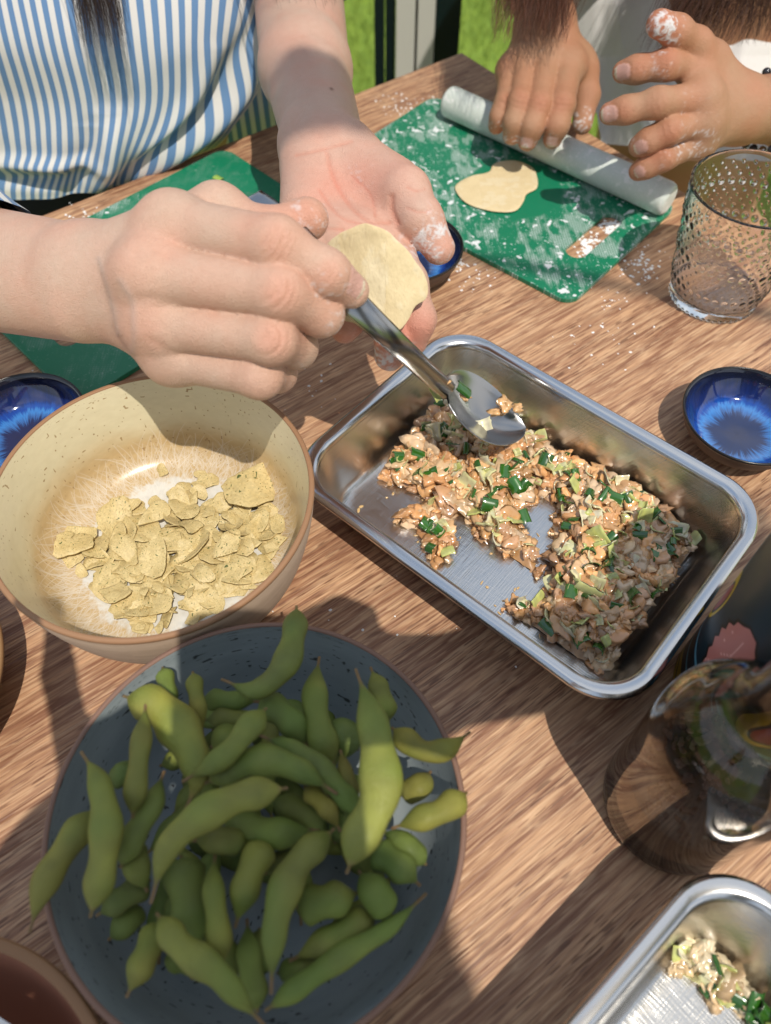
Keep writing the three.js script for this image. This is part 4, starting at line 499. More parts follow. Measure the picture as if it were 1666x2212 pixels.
// ---------------------------------------------------------------- flour crumbs
{
  const g = new THREE.IcosahedronGeometry(1, 1), p = g.attributes.position; for (let i = 0; i < p.count; i++) { const k = 0.7 + 0.6 * hash3(Math.round(p.getX(i) * 50), Math.round(p.getY(i) * 50), Math.round(p.getZ(i) * 50)); p.setXYZ(i, p.getX(i) * k, p.getY(i) * k, p.getZ(i) * k); } g.computeVertexNormals();
  const spots = []; const cl = (px, py, sx, sy, n, s = 0.06) => { for (let i = 0; i < n; i++) { const q = () => rnd() + rnd() + rnd() - 1.5; spots.push([px + q() * sx, py + q() * sy, s * rr(0.4, 1.6)]); } };
  cl(870, 230, 60, 30, 60); cl(900, 245, 30, 10, 40, 0.09); cl(1130, 200, 60, 25, 30); cl(1390, 575, 50, 40, 60, 0.08); cl(1330, 640, 60, 40, 20); cl(1270, 540, 25, 35, 90, 0.11); cl(1320, 490, 25, 15, 60, 0.11); cl(190, 470, 60, 30, 40, 0.08); cl(1290, 730, 120, 60, 24); cl(850, 1350, 300, 120, 16, 0.05); cl(1030, 600, 50, 30, 24); cl(670, 830, 60, 50, 12); cl(990, 570, 20, 12, 30); cl(60, 800, 14, 6, 1);
  const keep = spots.filter(([x, y]) => true), im = new THREE.InstancedMesh(g, mat([0.82, 0.81, 0.79], 0.95), keep.length), M = new THREE.Matrix4(), q = new THREE.Quaternion();
  keep.forEach(([x, y, s], i) => { const w = atH(x, y, 0.02); q.setFromEuler(new THREE.Euler(0, rr(0, 6), 0)); M.compose(w, q, V(s * rr(0.7, 1.6), s * 0.45, s)); im.setMatrixAt(i, M); });
  im.name = 'flour'; im.userData = { kind: 'stuff', label: 'white flour crumbs scattered over the wooden table', category: 'flour' }; scene.add(im);
}
// ---------------------------------------------------------------- people
const segDist = (p, a, b) => { const d = b.clone().sub(a), t = clamp(p.clone().sub(a).dot(d) / d.lengthSq()); return p.distanceTo(a.clone().addScaledVector(d, t)); };
const CAMP = V(0, CAMH, 0);
// skin(core, fingers, cell, marks): lines press in or swell, spots tint, nails, flour
function skin(core, fingers, cell, o) {
  const f = limbField(core, fingers, o.k ?? 1.2, o.kf ?? 0.9), b = bounds(core, fingers);
  const g = nets(f, b.min, b.max, cell), p = g.attributes.position, n = g.attributes.normal;
  const seen = (v) => { const dx = v.x, up = -v.z * SP - (CAMH - v.y) * CP, dep = -v.z * CP + (CAMH - v.y) * SP; return [833 + FOC * dx / dep, 1106 - FOC * up / dep]; };
  const lines = (o.lines ?? []).map((l) => { const P = curve(l.p.map(([x, y]) => V(x, y, 0))).getPoints(16); return { ...l, P }; });
  const col = new Float32Array(p.count * 3), q = V(0, 0, 0), m = V(0, 0, 0);
  for (let i = 0; i < p.count; i++) {
    q.fromBufferAttribute(p, i); m.fromBufferAttribute(n, i);
    let c = [...o.base], d = 0; const big = fbm(q.x * 0.5, q.y * 0.5, q.z * 0.5, 3) - 0.5, fine = noise(q.x * 4, q.y * 4, q.z * 4) - 0.5, tiny = noise(q.x * 11, q.y * 11, q.z * 11) - 0.5;
    c = [c[0] * (1 + 0.10 * big + 0.05 * fine), c[1] * (1 - 0.22 * big + 0.07 * fine + 0.05 * tiny), c[2] * (1 - 0.28 * big + 0.09 * fine + 0.06 * tiny)];
    d += 0.012 * fine + 0.006 * tiny;
    for (const s of o.spots ?? []) { const e = q.distanceToSquared(s.p) / (s.r * s.r); if (e < 6) { const k = s.k * Math.exp(-e); c = c.map((v, j) => v * lerp(1, s.c[j], k)); if (s.h) d += s.h * Math.exp(-e); } }
    if (lines.length && m.dot(toCam(q)) > 0.05) { const [X, Y] = seen(q); for (const l of lines) { let e = 1e9; for (let j = 0; j + 1 < l.P.length; j++) { const A = l.P[j], B = l.P[j + 1], ex = B.x - A.x, ey = B.y - A.y, t = clamp(((X - A.x) * ex + (Y - A.y) * ey) / (ex * ex + ey * ey)); e = Math.min(e, Math.hypot(X - A.x - t * ex, Y - A.y - t * ey)); } if (e > l.w * 2.5) continue; const k = Math.exp(-(e * e) / (l.w * l.w)); d += l.d * k; if (l.c) c = c.map((v, j) => v * lerp(1, l.c[j], k)); } }
    for (const w of o.wrinkles ?? []) { const e = q.distanceTo(w.p); if (e > w.r * 1.4) continue; const s = q.clone().sub(w.p).dot(w.u), fa = Math.exp(-Math.pow(e / w.r, 4)) * sstep(-0.1, 0.5, m.dot(w.n)), sw = s + 0.05 * (noise(q.x * 5, q.y * 5, q.z * 5) - 0.5); d -= w.d * fa * Math.pow(0.5 + 0.5 * Math.cos(sw * 2 * Math.PI / w.s), 3); c = c.map((v, j) => v * lerp(1, [1.0, 0.85, 0.82][j], fa * 0.8)); }
    for (const w of o.nails ?? []) { const r = q.clone().sub(w.p), a = r.dot(w.u) / (w.l / 2), bb = r.dot(w.s) / (w.w / 2), e = Math.pow(Math.abs(a), 3) + Math.pow(Math.abs(bb), 3); if (e < 2.2 && r.dot(w.n) > -w.deep && m.dot(w.n) > 0.1) { const k = sstep(1.12, 0.92, e); d += -0.05 * Math.exp(-Math.pow((e - 1.15) / 0.3, 2)) + 0.018 * k; const tip = sstep(0.62, 0.75, a), nc = [lerp(0.60, 0.72, tip), lerp(0.34, 0.62, tip), lerp(0.28, 0.46, tip)]; c = c.map((v, j) => lerp(v, nc[j], k * 0.9)); } }
    for (const s of o.flour ?? []) { const e = q.distanceTo(s.p) / s.r; if (e > 1.5) continue; const k = sstep(1.2, 0.2, e) * s.k, nn = 0.6 * fbm(q.x * 2.6 + 9, q.y * 2.6, q.z * 2.6, 3) + 0.4 * noise(q.x * 8, q.y * 8, q.z * 8), v = sstep(0.66 - 0.3 * k, 0.82 - 0.25 * k, nn) * clamp(k * 1.4); c = c.map((x) => lerp(x, 0.72, v * 0.85)); d += 0.02 * v; }
    col.set(c, 3 * i); p.setXYZ(i, q.x + m.x * d, q.y + m.y * d, q.z + m.z * d);
  }
  const uv = new Float32Array(p.count * 2); for (let i = 0; i < p.count; i++) { uv[2 * i] = p.getX(i) * 0.3 + p.getY(i) * 0.1; uv[2 * i + 1] = p.getZ(i) * 0.26 - p.getY(i) * 0.24; }
  g.setAttribute('uv', new THREE.BufferAttribute(uv, 2)); g.setAttribute('color', new THREE.BufferAttribute(col, 3)); g.computeVertexNormals(); return g;
}
const nailAt = (px, py, d, u, n, l, w, deep = 0.9) => { const U = u.clone().normalize(), S = V().crossVectors(U, n).normalize(), N = V().crossVectors(S, U).normalize(); return { p: at(px, py, d), u: U, s: S, n: N, l, w, deep }; };
const toCam = (p) => CAMP.clone().sub(p).normalize();
const wr = (p, next, s = 0.3, d = 0.07, r = 0.8) => ({ p, u: next.clone().sub(p).normalize(), n: toCam(p), s, d, r });
const RED = [1.0, 0.84, 0.80], BLUE = [0.86, 0.93, 1.0];
const poreT = tex(512, 512, (x, y) => 0.55 * noise2(x * 0.21, y * 0.21) + 0.3 * Math.abs(noise2(x * 0.11 + 50, y * 0.09) - 0.5) * 2 + 0.25 * noise2(x * 0.5, y * 0.5), false);
const skinM = mat([1, 1, 1], 0.44, { vertexColors: true, bumpMap: poreT, bumpScale: 0.0004, sheen: 0.15, sheenColor: lin(1, 0.5, 0.35), sheenRoughness: 0.6, specularIntensity: 0.8 });
const strip = (o) => { o.deleteAttribute?.('uv'); return o; };
function strands(n, root, tip, o = {}) {          // locks of hair from root(i) to tip(i), as thin three-sided tubes
  const pos = [], idx = [], color = [], seg = o.seg ?? 12;
  for (let i = 0; i < n; i++) {
    const a = root(), b = tip(a), mid = a.clone().lerp(b, 0.5).add(V(rr(-1, 1), rr(-0.6, 0.6), rr(-1, 1)).multiplyScalar(o.wild ?? 0.6)), m2 = a.clone().lerp(b, 0.78).add(V(rr(-1, 1), rr(-0.6, 0.6), rr(-1, 1)).multiplyScalar((o.wild ?? 0.6) * 0.8)); if (o.sag) { mid.add(o.sag); m2.addScaledVector(o.sag, 0.6); }
    const c = new THREE.CatmullRomCurve3([a, mid, m2, b]), w = rr(0.6, 1.3) * (o.w ?? 0.03), k = rr(0.5, 1.5), base = pos.length / 3, cc = o.c;
    for (let s = 0; s <= seg; s++) { const t = s / seg, p = c.getPoint(t), r = w * (1 - 0.75 * t * t), ph = i; for (let e = 0; e < 3; e++) { const an = e * 2.094 + ph; pos.push(p.x + r * Math.cos(an), p.y + r * 0.7 * Math.sin(an + 0.5), p.z + r * Math.sin(an)); const kk = k * (0.85 + 0.3 * t); color.push(cc[0] * kk, cc[1] * kk, cc[2] * kk); } }
    for (let s = 0; s < seg; s++) for (let e = 0; e < 3; e++) { const A = base + s * 3 + e, B = base + s * 3 + (e + 1) % 3; idx.push(A, B, A + 3, B, B + 3, A + 3); }
  }
  return geo(pos, idx, { color });
}
const hairM = mat([1, 1, 1], 0.38, { vertexColors: true, sheen: 0.3, sheenColor: lin(0.9, 0.5, 0.3) });
function head(c, r, face) {        // skull, jaw, nose, ears; face = direction the face looks
  const f = face.clone().normalize(), side = V().crossVectors(V(0, 1, 0), f).normalize(), up = V().crossVectors(f, side).normalize(), P = (a, b, d) => c.clone().addScaledVector(side, a * r).addScaledVector(up, b * r).addScaledVector(f, d * r);
  return [[P(0, 0.25, -0.25), 0.92 * r, P(0, 0.1, 0.12), 0.82 * r], [P(0, -0.5, 0.3), 0.55 * r, P(0, -0.85, 0.5), 0.32 * r], [P(0, 0.05, 0.92), 0.09 * r, P(0, -0.22, 1.06), 0.15 * r], [P(-0.3, -0.45, 0.6), 0.2 * r, P(0.3, -0.45, 0.6), 0.2 * r], [P(-0.9, 0.0, -0.1), 0.14 * r, P(-0.93, -0.25, -0.1), 0.12 * r], [P(0.9, 0.0, -0.1), 0.14 * r, P(0.93, -0.25, -0.1), 0.12 * r]];
}
function hairCap(c, r, face, col) { const g = new THREE.SphereGeometry(r * 1.12, 40, 28), f = face.clone().normalize(), p = g.attributes.position, v = V(0, 0, 0); for (let i = 0; i < p.count; i++) { v.fromBufferAttribute(p, i).normalize(); const k = v.dot(f) > 0.45 && v.y < 0.55 ? 0.6 : 1; const e = r * (1.08 + 0.12 * noise(v.x * 9, v.y * 2, v.z * 9)) * k; p.setXYZ(i, c.x + v.x * e - f.x * r * 0.15, c.y + v.y * e + r * 0.15, c.z + v.z * e - f.z * r * 0.15); } g.computeVertexNormals(); g.deleteAttribute('uv'); return paint(g, (x, y, z) => { const k = 0.6 + 0.8 * noise(x * 3, y * 0.6, z * 3); return col.map((q) => q * k); }); }

// ---- person in the striped shirt
{
  // hand with the spoon (back of the hand up)
  const W = at(196, 598, 41.2), FA = at(-70, 560, 46.5), EL = V(-44, 14, -56), iM = at(372, 488, 37.8), mM = at(322, 592, 37.4), rM = at(338, 694, 38.4), pM = at(372, 768, 39.6);
  const iP = at(598, 527, 35.2), mP = at(604, 632, 35.3), rP = at(586, 733, 36.2), pP = at(562, 814, 37.5);
  const iD = at(706, 590, 36.0), mD = at(694, 678, 37.4), rD = at(640, 750, 39.0), pD = at(600, 806, 40.3);
  const iT = at(760, 628, 37.3), mT = at(696, 690, 39.6), rT = at(600, 738, 41), pT = at(540, 790, 41.6);
  const tM = at(470, 462, 39.6), tI = at(575, 505, 39.3), tT = at(664, 474, 39.4), tB = at(290, 560, 41.2);
  const core = [[EL, 4.2, FA, 3.3], [FA, 3.2, W, 2.55], [FA.clone().add(V(0, -0.6, 1.3)), 2.6, W.clone().add(V(-0.3, -0.5, 1.5)), 2.0], [W, 2.2, iM, 1.35], [W, 2.2, mM, 1.4], [W, 2.1, rM, 1.35], [W, 2.0, pM, 1.25], [W.clone().lerp(iM, 0.4).add(V(0.3, -0.9, 0)), 1.6, tM, 1.3], [iM, 1.15, mM, 1.15], [mM, 1.15, rM, 1.15], [rM, 1.1, pM, 1.1]];
  const fingers = [[[iM, 1.38], [iP, 1.17], [iD, 1.0], [iT, 0.84]], [[mM, 1.4], [mP, 1.14], [mD, 1.0], [mT, 0.85]], [[rM, 1.32], [rP, 1.1], [rD, 0.98], [rT, 0.85]], [[pM, 1.22], [pP, 0.98], [pD, 0.9], [pT, 0.78]], [[tB, 1.5], [tM, 1.28], [tI, 1.15], [tT, 1.08]]];
  const flat = toCam(mM);
  const spots = [[iM, 1.5, 0.5, 0.10], [mM, 1.4, 0.5, 0.16], [rM, 1.4, 0.45, 0.12], [pM, 1.3, 0.4, 0.06], [iP, 1.3, 0.3], [mP, 1.3, 0.3], [rP, 1.3, 0.35], [pP, 1.4, 0.4], [tT, 1.6, 1.1], [iT, 1.2, 0.5], [pD, 1.4, 0.5]].map(([p, r, k, h]) => ({ p: p.clone().addScaledVector(toCam(p), 0.9), r, k, c: RED, h }));
  spots.push({ p: at(290, 640, 38), r: 1.6, k: 0.3, c: BLUE }, { p: at(330, 640, 37.5), r: 0.9, k: 0.35, c: [0.86, 0.86, 0.9], h: -0.10 }, { p: at(330, 745, 38), r: 0.8, k: 0.3, c: [0.86, 0.86, 0.9], h: -0.10 }, { p: at(345, 535, 37), r: 0.9, k: 0.2, c: [0.9, 0.9, 0.92], h: -0.08 });
  const onTop = (pts, d, w, dd, c) => ({ p: pts, w, d: dd, c });
  const lines = [onTop([[262, 605], [285, 640], [292, 700], [290, 760]], 0, 7, 0.05, BLUE), onTop([[215, 560], [240, 640], [258, 720]], 0, 6, 0.05, BLUE), onTop([[300, 545], [330, 540], [360, 552]], 0, 14, -0.07), onTop([[300, 648], [330, 645], [370, 655]], 0, 14, -0.08), onTop([[330, 735], [365, 758], [400, 770]], 0, 10, -0.06)];
  const gR = skin(core, fingers, 0.125, { base: [0.575, 0.36, 0.262], spots, lines, wrinkles: [wr(iP.clone().addScaledVector(toCam(iP), 1), iD), wr(mP.clone().addScaledVector(toCam(mP), 1), mD), wr(rP.clone().addScaledVector(toCam(rP), 1), rD), wr(iD.clone().addScaledVector(toCam(iD), 0.9), iT, 0.27, 0.03, 0.6)], nails: [nailAt(764, 612, 36.4, iT.clone().sub(iD), V(0.75, 0.6, -0.25), 1.25, 1.15, 0.7)], flour: [{ p: at(700, 620, 36), r: 1.7, k: 0.5 }, { p: at(720, 690, 37.5), r: 1.4, k: 0.55 }, { p: tT, r: 2.0, k: 0.5 }, { p: at(640, 800, 38), r: 1.3, k: 0.35 }] });
  // open hand with the wrapper (palm up)
  const w2 = at(702, 318, 49.2), f2 = at(660, 150, 59.2), e2 = at(640, -60, 70.2), sh = V(-8, 24, -88);
  const qi = at(838, 512, 44.8), qm = at(790, 522, 44.2), qr = at(735, 520, 44.2), qp = at(684, 505, 44.6);
  const core2 = [[sh, 5.2, e2, 4.4], [e2, 4.0, f2, 3.35], [f2, 3.2, w2, 2.5], [w2.clone().add(V(-0.6, 0, 0)), 2.2, at(735, 360, 47.7), 2.2], [at(725, 345, 47.9), 1.8, qi, 1.2], [at(715, 345, 47.9), 1.8, qm, 1.2], [at(700, 345, 48.1), 1.8, qr, 1.2], [at(688, 345, 48.3), 1.8, qp, 1.3], [at(676, 370, 47.5), 1.7, at(662, 455, 45.1), 1.5], [at(752, 340, 47.7), 1.7, at(848, 412, 45.3), 1.75], [qi, 1.1, qm, 1.1], [qm, 1.1, qr, 1.1], [qr, 1.1, qp, 1.1]];
  const f2s = [[[qi, 1.2], [at(878, 612, 42.3), 1.08], [at(900, 690, 42.7), 0.98], [at(892, 735, 43.5), 0.84]], [[qm, 1.2], [at(822, 640, 41.9), 1.06], [at(852, 725, 42.9), 0.98], [at(842, 768, 43.7), 0.86]], [[qr, 1.15], [at(752, 630, 42.0), 1.02], [at(750, 690, 42.7), 0.9], [at(744, 712, 43.4), 0.76]], [[qp, 1.1], [at(690, 600, 42.9), 0.92], [at(690, 660, 43.7), 0.8], [at(690, 690, 44.5), 0.7]], [[at(800, 392, 46.1), 1.6], [at(876, 416, 43.6), 1.32], [at(910, 476, 43.0), 1.14], [at(948, 536, 43.4), 0.9]]];
  const surf = (p, w, d) => ({ p, w, d, c: [0.97, 0.82, 0.79] });
  const pl = [{ p: [[714, 191], [716, 192], [718, 193]], w: 2.6, d: 0.01, c: [0.3, 0.2, 0.17] }, surf([[706, 330], [722, 385], [758, 445], [800, 478], [842, 480]], 4.5, -0.09), surf([[690, 410], [735, 468], [800, 488]], 3.5, -0.05), surf([[846, 425], [846, 455], [858, 485]], 6, -0.12), surf([[880, 450], [905, 458], [930, 456]], 3.5, -0.05), surf([[880, 405], [900, 412], [918, 408]], 3, -0.03), surf([[640, 335], [700, 322], [760, 305]], 4, -0.05), surf([[760, 380], [800, 420], [812, 470]], 3, -0.03), surf([[650, 470], [700, 492], [740, 496]], 3.5, -0.04)];
  const gL = skin(core2, f2s, 0.135, { base: [0.58, 0.365, 0.275], kf: 1.0, lines: pl, spots: [[at(800, 440, 43.7), 2.6, 0.5], [at(690, 430, 44.7), 2.4, 0.35], [at(936, 530, 43.7), 1.4, 0.9], [at(744, 712, 42.7), 1.2, 1.2], [at(850, 750, 42.7), 1.8, 0.9], [at(900, 700, 42.2), 1.6, 0.8], [at(880, 430, 43.7), 1.6, 0.3]].map(([p, r, k]) => ({ p, r, k, c: [1.04, 0.72, 0.68] })), flour: [{ p: at(930, 520, 42.6), r: 2.0, k: 0.8 }, { p: at(890, 440, 43.7), r: 1.6, k: 0.55 }, { p: at(840, 760, 43.2), r: 1.9, k: 0.75 }, { p: at(780, 410, 44.7), r: 1.8, k: 0.25 }, { p: at(744, 715, 42.7), r: 1, k: 0.45 }, { p: at(690, 470, 43.7), r: 2, k: 0.2 }] });
  // trunk and head, above the frame
  const hc = V(-19, 44, -74), trunk = [[V(-21, -24, -86), 11, V(-20, 12, -86), 11], [V(-34, 25, -80), 5.2, V(-6, 25, -90), 5.2], [V(-20, 24, -84), 5.5, hc.clone().add(V(0, -6, 2)), 4.6], [V(-34, 25, -80), 5.2, EL, 4.2], [V(-30, -30, -86), 8.5, V(-20, -30, -52), 6.5], [V(-12, -30, -90), 8.5, V(-2, -30, -62), 6.5], [V(-20, -30, -52), 6, V(-20, -70, -52), 4.2], [V(-2, -30, -62), 6, V(-2, -70, -62), 4.2]];
  const gT = skin([...trunk, ...head(hc, 9, V(0.45, -0.55, 0.8))], [], 0.8, { base: [0.54, 0.32, 0.22], k: 2 });
  // the shirt: a thick draped sheet over the trunk, stripes follow the cloth
  const G = [[[-330, -110, 61], [-90, -110, 59.5], [130, -110, 59], [400, -110, 61.5], [660, -110, 66]], [[-290, 90, 64.5], [-50, 85, 62], [165, 85, 61.5], [405, 85, 63.5], [592, 70, 68]], [[-250, 230, 68.5], [-10, 225, 66], [195, 228, 65], [400, 222, 67], [560, 196, 72]], [[-230, 340, 71.5], [10, 330, 69], [190, 335, 67.4], [352, 322, 69.5], [505, 276, 75]], [[-220, 440, 75], [20, 434, 72.6], [170, 424, 71.4], [300, 380, 72.4], [462, 318, 78]]].map((r) => r.map(([x, y, d]) => at(x, y, d)));
  const cr = (a, b, c, d, t) => { const f = (k) => 0.5 * ((2 * b[k]) + (-a[k] + c[k]) * t + (2 * a[k] - 5 * b[k] + 4 * c[k] - d[k]) * t * t + (-a[k] + 3 * b[k] - 3 * c[k] + d[k]) * t * t * t); return V(f('x'), f('y'), f('z')); };
  const row = (r, u) => { const s = u * 4, i = Math.min(3, Math.floor(s)), t = s - i, P = (k) => r[clamp(k, 0, 4)]; return cr(P(i - 1), P(i), P(i + 1), P(i + 2), t); };
  const S = (u, v) => { const s = v * 4, i = Math.min(3, Math.floor(s)), t = s - i, R = (k) => row(G[clamp(k, 0, 4)], u); return cr(R(i - 1), R(i), R(i + 1), R(i + 2), t); };
  const ridge = (u, v, a, b, w) => { const ex = b[0] - a[0], ey = b[1] - a[1], t = clamp(((u - a[0]) * ex + (v - a[1]) * ey) / (ex * ex + ey * ey)), d = Math.hypot(u - a[0] - t * ex, v - a[1] - t * ey); return Math.exp(-(d * d) / (w * w)) * Math.sin(Math.PI * clamp(0.1 + 0.8 * t)); };
  const fold = (u, v) => 1.5 * ridge(u, v, [0.98, 0.25], [0.72, 0.98], 0.05) - 1.1 * ridge(u, v, [0.93, 0.2], [0.66, 0.95], 0.04) + 0.9 * ridge(u, v, [0.82, 0.3], [0.70, 0.8], 0.035) + 1.0 * ridge(u, v, [0.55, 0.55], [0.60, 1.0], 0.045) - 1.0 * ridge(u, v, [0.50, 0.6], [0.47, 1.0], 0.05) + 0.9 * ridge(u, v, [0.2, 0.80], [0.55, 0.82], 0.035) - 0.9 * ridge(u, v, [0.2, 0.87], [0.5, 0.89], 0.035) + 0.5 * (fbm2(u * 6 + 3, v * 3, 3) - 0.5);
  const nu = 150, nv = 110, front = grid(nu, nv, (u, v) => { const p = S(u, v), e = 0.01, du = S(Math.min(1, u + e), v).sub(S(Math.max(0, u - e), v)), dv = S(u, Math.min(1, v + e)).sub(S(u, Math.max(0, v - e))), n = V().crossVectors(dv, du).normalize(); if (n.dot(toCam(p)) < 0) n.negate(); p.addScaledVector(n, fold(u, v)); p.uv = [u * 33.5 + 0.5 * (v > 0.8 ? 0 : 0), v * 30]; return p; });
  const back = grid(20, 12, (u, v) => { const p = S(u, v); return V(p.x, p.y, p.z - 22 * Math.sin(Math.PI * clamp(0.12 + 0.76 * u))); });
  const stripeT = tex(256, 256, (x, y) => { const u = x / 256, s = sstep(0.47, 0.5, u) * sstep(1.0, 0.97, u), w = 0.93 + 0.14 * (((x + y) % 6) / 6 - 0.5) + 0.06 * noise2(x * 0.6, y * 0.6); return [lerp(0.66, 0.12, s) * w, lerp(0.65, 0.235, s) * w, lerp(0.62, 0.42, s) * w]; }); stripeT.repeat.set(1.0, 0.6);
  const shirtM = mat([1, 1, 1], 0.85, { map: stripeT, sheen: 0.2, sheenColor: lin(1, 1, 1) }), plainM = mat([0.30, 0.37, 0.46], 0.9);
  const slv = (a, ra, b, rb) => { const d = b.clone().sub(a), g = new THREE.CylinderGeometry(rb, ra, d.length(), 40, 16, true), p = g.attributes.position; for (let i = 0; i < p.count; i++) { const k = 1 + 0.05 * (noise(p.getX(i) * 0.9, p.getY(i) * 0.5, p.getZ(i) * 0.9) - 0.5) * 2; p.setXYZ(i, p.getX(i) * k, p.getY(i), p.getZ(i) * k); } g.applyQuaternion(new THREE.Quaternion().setFromUnitVectors(V(0, 1, 0), d.normalize())); g.translate((a.x + b.x) / 2, (a.y + b.y) / 2, (a.z + b.z) / 2); g.computeVertexNormals(); const uv = g.attributes.uv; for (let i = 0; i < uv.count; i++) uv.setXY(i, uv.getX(i) * 20, uv.getY(i) * 20); return g; };
  const cuff = at(-26, 564, 45.0), sleeveR = slv(EL, 4.8, cuff, 3.6), sleeveL = slv(sh, 6.6, at(628, -40, 67), 5.6);
  const yoke = (c) => { const b = bounds(c, [], 1), g = nets(limbField(c, [], 3), b.min, b.max, 0.7), p = g.attributes.position, uv = []; for (let i = 0; i < p.count; i++) uv.push(p.getX(i) * 1.1, p.getY(i)); g.setAttribute('uv', new THREE.Float32BufferAttribute(uv, 2)); return g; };
  const yokeA = yoke([[V(-35, 24, -80), 6.2, V(-6, 24, -90), 6.2], [V(-20, 16, -87), 11.6, V(-20, -6, -87), 11.8], [V(-33, 17, -75), 6.5, V(-9, 17, -80), 6.5]]);
  const dark = [0.022, 0.013, 0.009];
  const lock = strands(420, () => V(rr(-24, -19), rr(36, 42), -rr(67, 71)), () => at(rr(165, 262) + rr(0, 1) * 20, rr(10, 105), rr(57.5, 59.5)), { c: dark, w: 0.028, wild: 0.8, seg: 10 });
  const lock2 = strands(260, () => V(rr(-14, -9), rr(36, 42), -rr(68, 73)), () => at(rr(595, 735), rr(-60, 26), rr(58, 62)), { c: [0.03, 0.016, 0.010], w: 0.028, wild: 0.9, seg: 10 });
  const pants = nets(limbField([...trunk.slice(4), [V(-40, -14, -79), 11, V(-16, -14, -90), 10]], [], 2), V(-54, -74, -110), V(18, 0, -40), 1); strip(pants);
  thing('person', 'person in a blue and white striped shirt holding a spoon and a dough wrapper', 'person', [['body', mergeGeometries([gR, gL, gT]), skinM], ['shirt', mergeGeometries([front, back, yokeA]), shirtM, [['sleeve', sleeveR, shirtM], ['sleeve', sleeveL, shirtM]]], ['hair', mergeGeometries([hairCap(hc, 9, V(0.45, -0.55, 0.8), dark), lock, lock2].map(strip)), hairM], ['trousers', pants, mat([0.02, 0.02, 0.024], 0.9)]], { asGroup: true });
}
